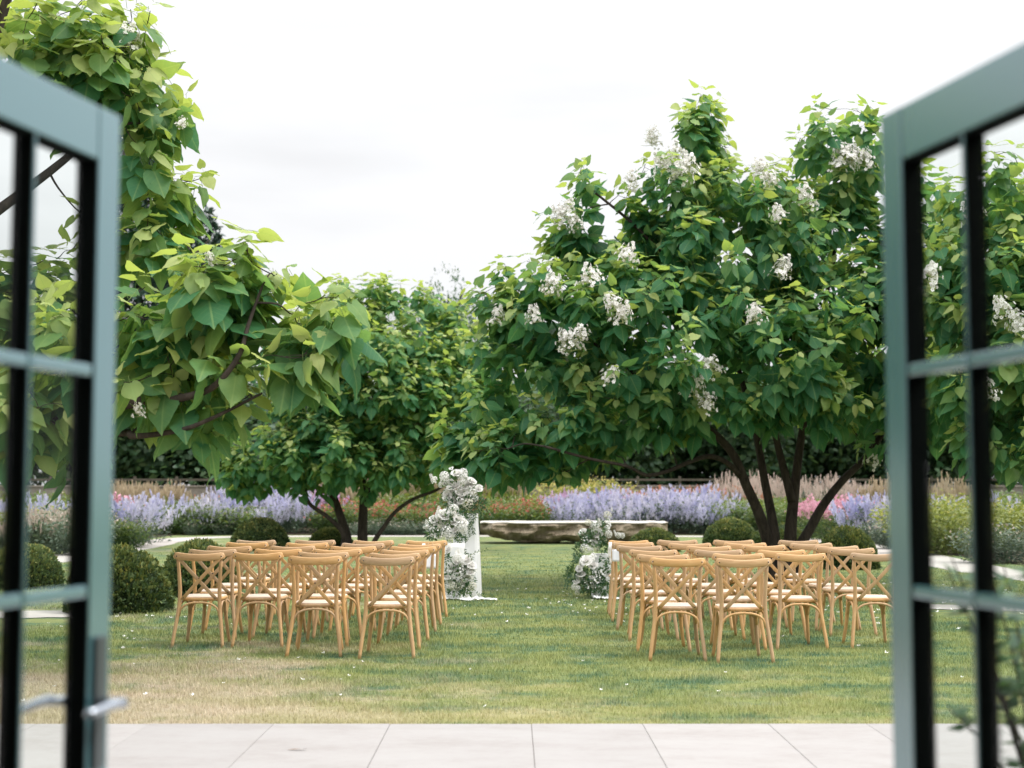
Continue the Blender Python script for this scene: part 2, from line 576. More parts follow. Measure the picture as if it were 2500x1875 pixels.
# ------------------------------------------------------------------ house round the camera (a plain dark room with a wide doorway)
M_PLASTER = mat_plain('grey_plaster', (0.16, 0.15, 0.14, 1), 0.9, 0.1, var=0.06, scale=3)
M_RENDER = mat_plain('stone_render', (0.42, 0.38, 0.32, 1), 0.9, 0.15, var=0.1, scale=2)
M_BOARDS = mat_plain('dark_floor', (0.07, 0.055, 0.045, 1), 0.5, 0.3, var=0.2, scale=2)
m = MB(); m.box((-4, -5, -0.1), (4, 2.40, 0.020)); tag(m.build('floor', M_BOARDS, smooth=False), kind='structure')
m = MB(); m.box((-4, -5, 2.75), (4, 1.81, 2.9)); tag(m.build('ceiling', M_PLASTER, smooth=False), kind='structure')
m = MB(); m.box((-4.2, -5.2, 0), (4.2, -5.0, 2.9)); tag(m.build('wall_back', M_PLASTER, smooth=False), kind='structure')
for sx in (-1, 1):
    m = MB(); m.box((min(sx * 4, sx * 4.2), -5.0, 0), (max(sx * 4, sx * 4.2), 1.81, 2.9)); tag(m.build('wall_side', M_PLASTER, smooth=False), kind='structure')
m = MB()
m.box((-6, 1.82, -0.1), (-1.13, 2.10, 3.3)); m.box((1.08, 1.82, -0.1), (6, 2.10, 3.3)); m.box((-1.127, 1.82, 2.29), (1.077, 2.10, 3.3))
tag(m.build('wall_front', M_RENDER, smooth=False), kind='structure')

# ------------------------------------------------------------------ the two open glazed doors
tn = NT('grey_blue_satin_paint')
p_ = tn.principled((0.092, 0.235, 0.272, 1), 0.26, 0.55, 0.35)
tn.l(tn.bump(tn.noise(120, 3, 0.5, tn.n('TexCoord').outputs['Object']), 0.04, 0.003), p_.inputs['Normal'])
p_.inputs['Coat Weight'].default_value = 1.0
p_.inputs['Coat IOR'].default_value = 2.0
p_.inputs['Coat Roughness'].default_value = 0.18
M_PAINT = tn.done(p_.outputs[0])
M_BLACK = mat_plain('near_black', (0.004, 0.006, 0.006, 1), 0.9, 0.05, var=0.05)  # near-black on the bars' deep part and the frame's inner edges
tn = NT('window_glass')
tr_ = tn.n('BsdfTransparent'); tr_.inputs['Color'].default_value = (0.95, 0.97, 0.96, 1)
gl_ = tn.n('BsdfGlossy'); gl_.inputs['Roughness'].default_value = 0.0
fr_ = tn.n('Fresnel'); fr_.inputs['IOR'].default_value = 1.16
mx_ = tn.n('MixShader'); bf_ = tn.n('NewGeometry').outputs['Backfacing']
tn.l(tn.math('MULTIPLY', fr_.outputs[0], tn.math('SUBTRACT', 1.0, bf_)), mx_.inputs[0]); tn.l(tr_.outputs[0], mx_.inputs[1]); tn.l(gl_.outputs[0], mx_.inputs[2])
M_GLASS = tn.done(mx_.outputs[0])
M_STEEL = mat_plain('satin_steel', (0.46, 0.50, 0.56, 1), 0.25, 0.5, 1.0, var=0.04)
M_DARKSTEEL = mat_plain('dark_steel_plate', (0.10, 0.12, 0.13, 1), 0.3, 0.5, 0.6, var=0.04)

DW, DT, DH = 1.05, 0.050, 2.211


def door(label, hinge, free, handle):
    """Local x from the hinge to the free edge, local -y is the face seen from the room side (mirrored for the second door)."""
    h = Vector((hinge[0], hinge[1], 0)); f = Vector((free[0], free[1], 0))
    ang = math.atan2(f.y - h.y, f.x - h.x)
    root = empty('glazed_door', (h.x, h.y, 0.024), ang)
    tag(root, label, 'door', 'open glazed doors')
    # which local side faces the other door
    side = -1.0 if hinge[0] < 0 else 1.0
    def bx(name, x0, x1, z0, z1, d0=0.0, d1=DT, bev=0.003, mat=M_PAINT, par=root):
        m = MB()
        ya, yb = -side * d0, -side * d1               # depth measured from the seen face backwards
        m.box((x0, min(ya, yb), z0), (x1, max(ya, yb), z1))
        return m.build(name, mat, par, smooth=False, bevel=bev)
    st = 0.082
    zb, zt = 0.37, 2.126 - 0.024
    bx('stile', 0, st, 0, DH); bx('stile', DW - st, DW, 0, DH)
    bx('top_rail', st + 0.0005, DW - st - 0.0005, zt, DH, 0.0015, DT - 0.0015)
    bx('bottom_rail', st + 0.0005, DW - st - 0.0005, 0, zb, 0.0015, DT - 0.0015)
    cols = 4
    cw = (DW - 2 * st) / cols
    mw = 0.007
    zs = [zb, 0.83 - 0.024, 1.264 - 0.024, 1.70 - 0.024, zt]
    for c in range(1, cols):
        x = st + cw * c
        b_ = bx('glazing_bar', x - mw / 2, x + mw / 2, zb + 0.001, zt - 0.001, 0.003, 0.008, 0.002)
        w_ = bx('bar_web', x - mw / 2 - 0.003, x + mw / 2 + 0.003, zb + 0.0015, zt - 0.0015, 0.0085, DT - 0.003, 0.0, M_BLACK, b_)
    for r in range(1, 4):
        for c in range(cols):
            xa = st + cw * c + (mw / 2 if c else 0) + 0.0006
            xb = st + cw * (c + 1) - (mw / 2 if c < cols - 1 else 0) - 0.0006
            b_ = bx('glazing_bar', xa, xb, zs[r] - 0.013, zs[r] + 0.013, 0.0025, 0.020, 0.007)
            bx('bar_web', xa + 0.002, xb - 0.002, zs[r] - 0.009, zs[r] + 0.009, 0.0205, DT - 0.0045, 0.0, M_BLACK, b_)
    for xa, xb in ((st + 0.0008, st + 0.005), (DW - st - 0.005, DW - st - 0.0008)):
        bx('inner_edge_strip', xa, xb, zb + 0.003, zt - 0.003, 0.003, DT - 0.003, 0.0, M_BLACK)
    for za, zc in ((zb + 0.0008, zb + 0.005), (zt - 0.005, zt - 0.0008)):
        bx('inner_edge_strip', st + 0.006, DW - st - 0.006, za, zc, 0.006, DT - 0.006, 0.0, M_BLACK)
    for c in range(cols):
        for r in range(4):
            xa = st + cw * c + mw / 2 + 0.004; xb = st + cw * (c + 1) - mw / 2 - 0.004
            bx('glass_pane', xa, xb, zs[r] + 0.0135, zs[r + 1] - 0.0135, 0.020, 0.025, 0.0, M_GLASS)
    if handle:
        xk = DW - 0.045
        zh = 1.02
        for sgn, d in ((1, 0.0), (-1, DT)):
            m = MB()
            yy = -side * d
            o_ = side * sgn
            y0, y1 = sorted((yy + o_ * 0.0005, yy + o_ * 0.009))
            m.box((xk - 0.021, y0, zh - 0.13), (xk + 0.021, y1, zh + 0.13))
            bp = m.build('handle_plate', M_DARKSTEEL, root, smooth=False, bevel=0.004)
            m = MB()
            y2 = yy + o_ * 0.055
            m.tube([(xk, yy + o_ * 0.010, zh), (xk, y2, zh)], 0.010, 10)
            P, R = smooth_path([(xk + 0.006, y2, zh), (xk - 0.03, y2, zh + 0.002), (xk - 0.125, y2 - o_ * 0.004, zh - 0.004)], [0.0115, 0.0105, 0.008], 4)
            m.tube(P, R, 10)
            m.build('lever', M_STEEL, bp)
    return root


door('grey-blue glazed door with a steel lever handle, standing open beside the leafy branch', (-1.058, 1.879), (-0.811, 2.900), True)
door('grey-blue glazed door without a handle in view, standing open before the potted shrub', (1.008, 1.879), (0.764, 2.900), False)

# ------------------------------------------------------------------ cross-back chair (built once, then copied)
def rounded_seat(m, w0, w1, d, z0, z1, cy, mi=0, n=28, p=3.2):
    def ring(z, s):
        out_ = []
        for k in range(n):
            q = 2 * math.pi * k / n
            c, s_ = math.cos(q), math.sin(q)
            x = math.copysign(abs(c) ** (2 / p), c); y = math.copysign(abs(s_) ** (2 / p), s_)
            w = (w0 + w1) / 2 + (w1 - w0) / 2 * y
            out_.append((x * w / 2 * s, cy + y * d / 2 * s, z))
        return out_
    vs = ring(z0, 0.975) + ring(z0 + 0.006, 1.0) + ring(z1 - 0.008, 1.0) + ring(z1, 0.965)
    fs = []
    for r in range(3):
        for k in range(n):
            k2 = (k + 1) % n
            fs.append((r * n + k, r * n + k2, (r + 1) * n + k2, (r + 1) * n + k))
    fs.append(tuple(range(n - 1, -1, -1))); fs.append(tuple(3 * n + k for k in range(n)))
    m.add(vs, fs, mi)


def sweep_rect(m, pts, hw, ht, nrm, taper=None):
    """Flat strip: width 2*hw across, thickness 2*ht along nrm."""
    pts = [Vector(p) for p in pts]; n = len(pts); vs = []; fs = []
    sec = [(-1, -0.6), (-0.8, -1), (0.8, -1), (1, -0.6), (1, 0.6), (0.8, 1), (-0.8, 1), (-1, 0.6)]
    for i, p in enumerate(pts):
        t = (pts[min(i + 1, n - 1)] - pts[max(i - 1, 0)]).normalized()
        b = nrm - t * nrm.dot(t); b.normalize(); a = t.cross(b)
        k = taper[i] if taper else 1.0
        for u, v in sec: vs.append(p + a * (u * hw * k) + b * (v * ht * (1 if k > 0.5 else 0.8)))
    for i in range(n - 1):
        for k in range(8):
            k2 = (k + 1) % 8
            fs.append((i * 8 + k, i * 8 + k2, (i + 1) * 8 + k2, (i + 1) * 8 + k))
    fs.append(tuple(range(7, -1, -1))); fs.append(tuple((n - 1) * 8 + k for k in range(8)))
    m.add(vs, fs)


def make_chair():
    root = empty('cross_back_chair')
    m = MB(); rounded_seat(m, 0.385, 0.435, 0.42, 0.432, 0.462, 0.0); seat = m.build('seat', M_WOOD, root)
    m = MB(); rounded_seat(m, 0.362, 0.412, 0.396, 0.4625, 0.467, 0.0, p=3.4); m.build('seat_panel', M_SEAT, seat)
    for s in (-1, 1):
        P, R = smooth_path([(s * 0.238, -0.275, 0), (s * 0.222, -0.250, 0.14), (s * 0.197, -0.218, 0.33), (s * 0.187, -0.207, 0.47), (s * 0.190, -0.218, 0.62), (s * 0.203, -0.247, 0.835)],
                           [0.0155, 0.0170, 0.0185, 0.0190, 0.0180, 0.0160], 3)
        m = MB(); m.tube(P, R, 10); m.build('back_post', M_WOOD, root)
        P, R = smooth_path([(s * 0.165, 0.150, 0.435), (s * 0.172, 0.163, 0.30), (s * 0.188, 0.190, 0.13), (s * 0.205, 0.222, 0)], [0.020, 0.019, 0.017, 0.0145], 3)
        m = MB(); m.tube(P, R, 10); m.build('leg', M_WOOD, root)
    # bent top rail
    pts, tp = [], []
    for i in range(15):
        u = -1 + 2 * i / 14
        pts.append((u * 0.240, -0.250 - 0.040 * (1 - u * u), 0.862 - 0.021 * (1 - u * u)))
        e = 1 - abs(u)
        tp.append(0.45 if e < 0.001 else 1.0)
    pts.insert(1, (-0.232, -0.252, 0.858)); tp.insert(1, 0.86)
    pts.insert(-1, (0.232, -0.252, 0.858)); tp.insert(-1, 0.86)
    m = MB(); sweep_rect(m, pts, 0.0335, 0.0125, Vector((0, 1, 0)), tp); rail = m.build('top_rail', M_RAILWOOD, root)
    # crossing slats
    for k, s in enumerate((-1, 1)):
        pts = []
        for i in range(9):
            u = i / 8
            x = s * (0.218 - 0.383 * u)
            z = 0.862 - 0.418 * u
            y = -0.268 + 0.050 * u - 0.014 * math.sin(math.pi * u) - (0.0095 if k else 0.0) * math.sin(math.pi * u)
            pts.append((x, y, z))
        m = MB(); sweep_rect(m, pts, 0.0165, 0.0045, Vector((0, 1, 0))); slat = m.build('cross_slat', M_WOOD, root)
    # bentwood hoops under the seat
    def hoop(a, b, top, rr=0.0105):
        a, b = Vector(a), Vector(b); mid = (a + b) / 2; pts = []
        for i in range(13):
            q = math.pi * i / 12
            c, s_ = math.cos(q), math.sin(q)
            h = math.copysign(abs(c) ** 0.85, c)
            pt = mid + (a - b) / 2 * h
            pt.z = a.z + (top - a.z) * (s_ ** 0.75)
            pts.append(pt)
        m = MB(); m.tube(pts, rr, 8); m.build('hoop', M_WOOD, root)
    hoop((-0.188, -0.222, 0.29), (0.188, -0.222, 0.29), 0.418)
    hoop((-0.168, 0.180, 0.29), (0.168, 0.180, 0.29), 0.420)
    for s in (-1, 1): hoop((s * 0.196, -0.185, 0.285), (s * 0.176, 0.140, 0.285), 0.420)
    for x, y, z in ((-0.211, -0.275, 0.855), (0.211, -0.275, 0.855), (0.003, -0.273, 0.650), (-0.150, -0.226, 0.462), (0.150, -0.229, 0.462)):
        m = MB(); m.tube([(x, y + 0.006, z), (x, y - 0.0015, z), (x, y - 0.004, z)], [0.0062, 0.0062, 0.003], 8); m.build('bolt', M_BOLT, rail if z > 0.8 else slat)
    return root


def children(o): return [c for c in bpy.data.objects if c.parent == o]


def copy_tree(root, kids):
    r = root.copy(); COL.objects.link(r)
    mp_ = {root.name: r}
    for c, gk in kids:
        n = c.copy(); COL.objects.link(n); n.parent = r
        for g in gk:
            q = g.copy(); COL.objects.link(q); q.parent = n
    return r


def kids_of(root):
    return [(c, children(c)) for c in children(root)]


chair0 = make_chair()
chair_kids = kids_of(chair0)
ORD = ['first', 'second', 'third', 'fourth', 'fifth', 'sixth']
CHAIRS = {
    'tall': [  # columns from the aisle outwards; rows from the terrace
        [(-1.10, 12.60), (-1.09, 13.36), (-1.06, 14.10), (-1.04, 14.95), (-1.03, 15.75), (-1.02, 16.75)],
        [(-1.76, 12.75), (-1.79, 13.55), (-1.74, 14.25), (-1.68, 15.05), (-1.66, 15.95), (-1.65, 16.90)],
        [(-2.37, 13.50), (-2.33, 14.30), (-2.31, 15.15), (-2.29, 16.05), (-2.34, 17.00)],
        [(-2.95, 13.50), (-2.97, 14.25), (-2.98, 15.15), (-3.00, 16.25), (-3.00, 16.95)]],
    'low': [
        [(1.45, 12.42), (1.40, 13.10), (1.385, 14.10), (1.37, 15.15), (1.36, 16.15), (1.37, 16.90)],
        [(1.99, 12.30), (2.10, 13.25), (2.06, 14.15), (2.07, 15.15), (1.99, 16.00), (1.96, 17.00)],
        [(2.66, 13.30), (2.64, 14.10), (2.68, 15.35), (2.62, 16.05), (2.63, 16.95)],
        [(3.40, 13.40), (3.43, 14.55), (3.41, 15.15), (3.31, 15.90), (3.39, 17.00)]],
}
SEATW = ['seat beside aisle', 'second seat from aisle', 'third seat from aisle', 'outermost seat']
first = True
rr = random.Random(3)
for blk, cols in CHAIRS.items():
    for ci, colm in enumerate(cols):
        for ri, (x, y) in enumerate(colm):
            o = chair0 if first else copy_tree(chair0, chair_kids)
            first = False
            o.location = (x, y + 0.25, 0.0)
            o.rotation_euler = (rr.uniform(-0.006, 0.006), rr.uniform(-0.006, 0.006), rr.uniform(-0.06, 0.06) + (0.03 if blk == 'low' else -0.03) * (ci - 1))
            where = 'tall-plinth block' if blk == 'tall' else 'many-stemmed tree block'
            tag(o, f'cross-back chair, {where}, {ORD[ri]} row from terrace, {SEATW[ci]}', 'chair', 'cross-back chairs in rows on the lawn')

# ------------------------------------------------------------------ hanging cards on two aisle chairs
def reserve_card(label, chair_xy, x, ztop, w, h, tilt):
    root = empty('hanging_card', (x, chair_xy[1] - 0.045, ztop))
    tag(root, label, 'card', 'cards hung on aisle chairs')
    m = MB()
    n = 6
    for j in range(n + 1):
        for i in range(n + 1):
            u, v = i / n - 0.5, j / n
            m.v.append((u * w, 0.006 * math.cos(u * 3) - 0.01 * v + tilt * u * w, -h * v))
    for j in range(n):
        for i in range(n):
            a = j * (n + 1) + i
            m.f.append((a, a + 1, a + n + 2, a + n + 1)); m.m.append(0)
    o = m.build('card', M_PAPER, root)
    md = o.modifiers.new('thickness', 'SOLIDIFY'); md.thickness = 0.002
    m = MB()
    zr = 0.89 - ztop
    for sx in (-0.36, 0.36):
        P, R = smooth_path([(sx * w, 0.004, -0.01), (sx * w * 0.8, -0.004, zr * 0.45), (sx * w * 0.62, 0.012, zr), (sx * w * 0.6, 0.045, zr + 0.006)], [0.0022] * 4, 4)
        m.tube(P, R, 5)
    m.build('cord', mat_cord, root)
    m = MB()
    for k, (dx, ln) in enumerate(((-0.6, 0.24), (-0.72, 0.17))):
        P = [(dx * w, 0.03, zr), (dx * w - 0.005, 0.0, zr - 0.05), (dx * w - 0.012, 0.004, zr - ln * 0.6), (dx * w - 0.004, 0.0, zr - ln)]
        P, R = smooth_path(P, [1] * 4, 4)
        sweep_rect(m, P, 0.012, 0.0006, Vector((0.25 * (k + 0.4), 1, 0)).normalized())
    m.build('ribbon', M_PETAL, root)
    return root


mat_cord = mat_plain('jute_cord', (0.55, 0.45, 0.33, 1), 0.9, 0.1)
reserve_card('small white card hung on the aisle chair just before the tall flower plinth', (-1.03, 15.75), -0.895, 0.775, 0.115, 0.155, 0.15)
reserve_card('small white card hung on the aisle chair beside the low flower column', (1.36, 16.15), 1.185, 0.81, 0.115, 0.135, -0.1)

# ------------------------------------------------------------------ leaves and catalpa trees
def leaf_template(seed, wid=0.40, fold=0.16, droop=0.22, petiole=0.42):
    """Heart-shaped blade along +X (length 1), up = +Z. Returns verts, tris, uv."""
    r = random.Random(seed)
    st = [(-0.09, 0.20), (-0.02, 0.35), (0.14, 0.455), (0.34, 0.465), (0.55, 0.375), (0.76, 0.215), (0.91, 0.09)]
    midx = [0.0, 0.05, 0.16, 0.34, 0.55, 0.76, 0.91]
    V, UV, F = [], [], []
    def z(x, y):
        return -fold * abs(y) ** 1.4 - droop * max(0, x) ** 2 + 0.05 * math.sin(9 * x + r0) * abs(y) * 2 + 0.035 * math.sin(6 * y + r1)
    r0, r1 = r.uniform(0, 6), r.uniform(0, 6)
    for x in midx:
        V.append((x, 0, z(x, 0) - 0.012)); UV.append((0, x))
    V.append((1.03, 0, z(1.03, 0))); UV.append((0, 1))
    T = len(midx)
    for sd in (-1, 1):
        b = len(V)
        for k, (x, w) in enumerate(st):
            w2 = w * wid / 0.40 * r.uniform(0.93, 1.07) * 0.92
            x2 = x + r.uniform(-0.015, 0.015)
            V.append((x2, sd * w2, z(x2, w2) + (0.05 * math.sin(k * 2.1 + r0)))); UV.append((sd * w2, x2))
        for k in range(T - 1):
            q = [(k, b + k, b + k + 1), (k, b + k + 1, k + 1)]
            for tri in q: F.append(tri if sd < 0 else tri[::-1])
        tri = (T - 1, b + T - 1, T); F.append(tri if sd < 0 else tri[::-1])
    # petiole: three-sided stalk from the shoot to the blade
    b = len(V)
    for (x, rr_) in ((-petiole, 0.014), (0.03, 0.011)):
        for k in range(3):
            q = k * 2.094
            V.append((x, math.cos(q) * rr_, (0.16 * petiole if x < 0 else 0) * 1.0 + math.sin(q) * rr_ - 0.02)); UV.append((0, 0))
    for k in range(3):
        k2 = (k + 1) % 3
        F += [(b + k, b + k2, b + 3 + k2), (b + k, b + 3 + k2, b + 3 + k)]
    return np.array(V, np.float32), np.array(F, np.int32), np.array(UV, np.float32)


LEAF_T = [leaf_template(1), leaf_template(2, 0.37, 0.26, 0.34), leaf_template(3, 0.42, 0.08, 0.15), leaf_template(4, 0.38, 0.40, 0.10), leaf_template(5, 0.35, 0.55, 0.45), leaf_template(6, 0.40, 0.20, -0.18), leaf_template(7, 0.36, 0.70, 0.25)]
NTONE = 8
LEAF_ME = {}
for vi, (V, F, UV) in enumerate(LEAF_T):
    for ti in range(NTONE):
        LEAF_ME[vi, ti] = np_mesh('leaf', V, F, M_LEAF, UV, np.full(len(V), (ti + 0.5) / NTONE))


def merge_leaves(name, P, R, S, VI, TONE, mat, templates=LEAF_T):
    Vs, Fs, Us, Ts = [], [], [], []
    n0 = 0
    for vi, (V, F, UV) in enumerate(templates):
        idx = np.nonzero(VI == vi)[0]
        if len(idx) == 0: continue
        X = np.einsum('nij,vj->nvi', R[idx] * S[idx, None, None], V) + P[idx, None, :]
        k = len(V)
        Vs.append(X.reshape(-1, 3))
        Fs.append((F[None] + (np.arange(len(idx)) * k)[:, None, None]).reshape(-1, 3) + n0)
        Us.append(np.tile(UV, (len(idx), 1))); Ts.append(np.repeat(TONE[idx], k))
        n0 += len(idx) * k
    return np_mesh(name, np.concatenate(Vs), np.concatenate(Fs), mat, np.concatenate(Us), np.concatenate(Ts))


def frames(d, n):
    """rows of unit directions d and normal hints n -> (N,3,3) with columns d, n x d, n."""
    d = d / np.linalg.norm(d, axis=1, keepdims=True)
    n = n - d * np.sum(d * n, axis=1, keepdims=True)
    ln = np.linalg.norm(n, axis=1, keepdims=True)
    n = np.where(ln < 1e-3, np.array([[0.3, 0.5, 0.8]]), n) / np.maximum(ln, 1e-3)
    y = np.cross(n, d)
    return np.stack([d, y, n], axis=2)


def project(P):
    cp, sp = math.cos(PITCH), math.sin(PITCH)
    q = P - np.array([0, 0, CAM_H])
    f = q[:, 1] * cp + q[:, 2] * sp
    u = -q[:, 1] * sp + q[:, 2] * cp
    f = np.maximum(f, 0.1)
    return 1250 + 3472 * q[:, 0] / f, 937.5 - 3472 * u / f, f


def panicle_mesh(seed, n=84, rad_=0.20, hgt=0.27):
    r = random.Random(seed); m = MB()
    m.tube([(0, 0, -0.06), (0, 0, hgt * 0.8)], [0.006, 0.002], 5, 2)
    for arm in range(7):
        for t in (0.1, 0.4, 0.7):
            q = arm * 0.898 + t; z = hgt * (t - 0.15) + (0.05 if arm % 2 else -0.03); rr_ = rad_ * (1 - 0.62 * t)
            m.tube([(0, 0, max(-0.05, z - 0.05)), (rr_ * 0.55 * math.cos(q), rr_ * 0.55 * math.sin(q), z - 0.01), (rr_ * math.cos(q), rr_ * math.sin(q), z)], [0.004, 0.0035, 0.002], 4, 2)
    for k in range(n):
        t = r.random() ** 0.9
        arm = r.randrange(7)
        z = hgt * (t - 0.15) + (0.05 if arm % 2 else -0.03)
        rr_ = rad_ * (1 - 0.62 * t) * r.uniform(0.35, 1.1)
        q = arm * 0.898 + r.uniform(-0.26, 0.26) + t
        c = Vector((rr_ * math.cos(q), rr_ * math.sin(q), z))
        dr = Vector((math.cos(q), math.sin(q), r.uniform(-0.2, 0.9))).normalized()
        a = dr.orthogonal().normalized(); b = dr.cross(a)
        s = r.uniform(0.020, 0.031)
        m.add([c - dr * 0.018 + a * 0.004, c - dr * 0.018 + b * 0.004, c - dr * 0.018 - a * 0.004 - b * 0.004], [(0, 1, 2)], 1)
        base = [c - dr * 0.008 + (a * math.cos(i * 1.2566) + b * math.sin(i * 1.2566)) * 0.006 for i in range(5)]
        vs = list(base); fs = [(0, 1, 2, 3, 4)]
        m.add(vs, fs, 1)
        for i in range(5):
            q1 = i * 1.2566
            e = (a * math.cos(q1) + b * math.sin(q1)); sd = (b * math.cos(q1) - a * math.sin(q1))
            w = s * 0.55
            m.add([c - dr * 0.006 + e * 0.004, c + e * s * 0.6 - sd * w + dr * r.uniform(0, 0.006), c + e * s * 1.15 + dr * r.uniform(-0.006, 0.006), c + e * s * 0.6 + sd * w + dr * r.uniform(0, 0.006)], [(0, 1, 2, 3)], 0)
    return m.mesh('blossom_cluster', [M_PETAL, M_THROAT, M_BUD], smooth=False)


PANICLE = [panicle_mesh(s) for s in (1, 2, 3)]


def catalpa(label, base, stems, lobes, n_shoot, leaf_len, seed, flowers=(), cull=0.62, keep_in=0.18, dirbias=0.45, side_frame=True, extra_nodes=(), young=0.0, hole=0.0):
    rg = np.random.default_rng(seed); r = random.Random(seed)
    base = Vector(base)
    root = empty('catalpa_tree', base)
    tag(root, label, 'tree', 'catalpa trees round the lawn')
    skel = []
    for pts, radii in stems:
        P, R = smooth_path(pts, radii, 5)
        m = MB(); m.tube([p - base for p in P], R, 10); m.build('trunk', M_BARK, root)
        k0 = len(P) // 3
        skel += [(p, q) for p, q in zip(P[k0:], R[k0:])]
    skel += [(Vector(p), 0.03) for p in extra_nodes]
    # shoot tips on the shells of the crown's lobes
    area = np.array([(l[1][0] * l[1][1] + l[1][0] * l[1][2] + l[1][1] * l[1][2]) for l in lobes]); area = area / area.sum()
    cen = np.array([l[0] for l in lobes]); rd = np.array([l[1] for l in lobes])
    tips, outs = [], []
    tries = 0
    while len(tips) < n_shoot and tries < n_shoot * 40:
        tries += 1
        i = rg.choice(len(lobes), p=area)
        v = rg.normal(size=3); v /= np.linalg.norm(v)
        s = 1.0 - 0.40 * rg.random() ** 1.5 if rg.random() > 0.16 else rg.uniform(1.0, 1.22)
        p = cen[i] + v * rd[i] * s
        q = np.linalg.norm((p - cen) / rd, axis=1)
        q[i] = 9
        if q.min() < cull and rg.random() > keep_in: continue
        if hole and mnoise.noise(Vector(p) * 0.9) < -0.5 + hole and rg.random() < 0.8: continue
        if p[2] < 0.75: continue
        g = v / rd[i]; g /= np.linalg.norm(g)
        tips.append(p); outs.append(g)
    tips = np.array(tips); outs = np.array(outs)
    # connect each tip to the growing skeleton
    SK = np.array([tuple(p) for p, _ in skel]); SR = np.array([q for _, q in skel])
    order = np.argsort(np.min(np.linalg.norm(tips[:, None] - SK[None], axis=2), axis=1))
    tw = MB()
    for i in order:
        t = tips[i]
        d = np.linalg.norm(SK - t, axis=1)
        back = np.maximum(0, SK[:, 2] - t[2] - 0.1) * 1.2
        j = int(np.argmin(d + back + np.where(d < 0.15, 0.3, 0)))
        a = Vector(SK[j]); b = Vector(t)
        L = (b - a).length
        if L < 0.05: continue
        side = Vector(rg.normal(size=3)) * 0.07 * L
        c1 = a.lerp(b, 0.35) + side + Vector((0, 0, 0.05 * L)); c2 = a.lerp(b, 0.72) + side * 0.5 - Vector((0, 0, 0.03 * L))
        r1 = min(SR[j] * 0.8, 0.007 + 0.010 * L)
        P, R = smooth_path([a, c1, c2, b], [r1, r1 * 0.8, max(0.005, r1 * 0.55), 0.004], 3)
        tw.tube([p - base for p in P], R, 5, cap=False)
        add = [P[3], P[5], P[7]]
        SK = np.concatenate([SK, np.array([tuple(p) for p in add])]); SR = np.concatenate([SR, [R[3], R[5], R[7]]])
    o = tw.build('twigs', M_BARK, root); o['kind'] = 'stuff'
    # leaves in whorls along each shoot
    LP, LD, LN, LS, LT = [], [], [], [], []
    zmin, zmax = tips[:, 2].min(), tips[:, 2].max()
    for t, g in zip(tips, outs):
        ax = Vector(g) * (1 - dirbias) + Vector((0, 0, 1)) * dirbias + Vector(rg.normal(size=3)) * 0.18
        ax.normalize()
        a = ax.orthogonal().normalized(); b = ax.cross(a)
        ph = r.uniform(0, 6.283)
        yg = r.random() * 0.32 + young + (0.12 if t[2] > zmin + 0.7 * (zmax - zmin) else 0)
        nw = r.choice((4, 5, 6, 6))
        for w in range(nw):
            tipness = w / (nw - 1)
            s = 0.10 - (nw - 1 - w) * 0.115 * (leaf_len / 0.28)
            nl = 3 if w < nw - 1 else r.choice((3, 4))
            for k in range(nl):
                if r.random() < 0.10: continue
                q = ph + k * 6.283 / nl + w * 1.05 + r.uniform(-0.3, 0.3)
                rd_ = a * math.cos(q) + b * math.sin(q)
                size = leaf_len * r.uniform(0.62, 1.20) * (1.04 - 0.42 * tipness ** 2)
                dr = rd_ * 0.85 + ax * (0.02 + 0.40 * tipness ** 2) + Vector((0, 0, -1)) * (r.uniform(0.35, 1.25) * (1 - 0.45 * tipness)) + Vector(g) * 0.18
                nn = ax * 0.50 + Vector((0, 0, 1)) * 0.75 + rd_ * 0.30 + Vector(rg.normal(size=3)) * 0.38
                dr += Vector(rg.normal(size=3)) * 0.16
                dr.normalize()
                pos = Vector(t) + ax * s + (rd_ * 0.75 + dr * 0.6) * 0.36 * size
                LP.append(pos); LD.append(dr); LN.append(nn); LS.append(size)
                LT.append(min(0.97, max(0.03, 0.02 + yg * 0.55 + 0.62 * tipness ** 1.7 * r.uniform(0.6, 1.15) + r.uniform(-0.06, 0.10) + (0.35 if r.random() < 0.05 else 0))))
    LP = np.array([tuple(p) for p in LP]); LD = np.array([tuple(p) for p in LD]); LN = np.array([tuple(p) for p in LN])
    LS = np.array(LS); LT = np.array(LT)
    R = frames(LD, LN); VI = rg.integers(0, len(LEAF_T), len(LP))
    # the 300 leaves that show largest in front become parts; the rest is joined
    C = LP + LD * (LS * 0.45)[:, None]
    px, py, f = project(C)
    inside = (px > 8) & (px < 2492) & (py > 8) & (py < 1860)
    cell = np.maximum(14, np.median(3472 * LS / f) * 0.55)
    best = {}
    for i in np.nonzero(inside)[0]:
        key = (int(px[i] // cell), int(py[i] // cell))
        if key not in best or f[i] < f[best[key]]: best[key] = i
    view = C - np.array([0, 0, CAM_H]); view /= np.linalg.norm(view, axis=1, keepdims=True)
    show = np.abs(np.sum(view * R[:, :, 2], axis=1)) * LS / f
    pick = sorted(best.values(), key=lambda i: -show[i])[:300]
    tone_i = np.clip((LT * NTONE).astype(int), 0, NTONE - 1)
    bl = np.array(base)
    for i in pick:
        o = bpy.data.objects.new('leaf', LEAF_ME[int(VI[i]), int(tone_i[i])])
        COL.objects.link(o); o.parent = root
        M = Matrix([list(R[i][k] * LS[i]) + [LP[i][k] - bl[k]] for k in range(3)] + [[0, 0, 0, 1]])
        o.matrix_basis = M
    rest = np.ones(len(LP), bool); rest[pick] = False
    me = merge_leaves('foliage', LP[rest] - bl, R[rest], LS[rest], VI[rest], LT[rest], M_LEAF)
    o = link('foliage', me, root); o['kind'] = 'stuff'
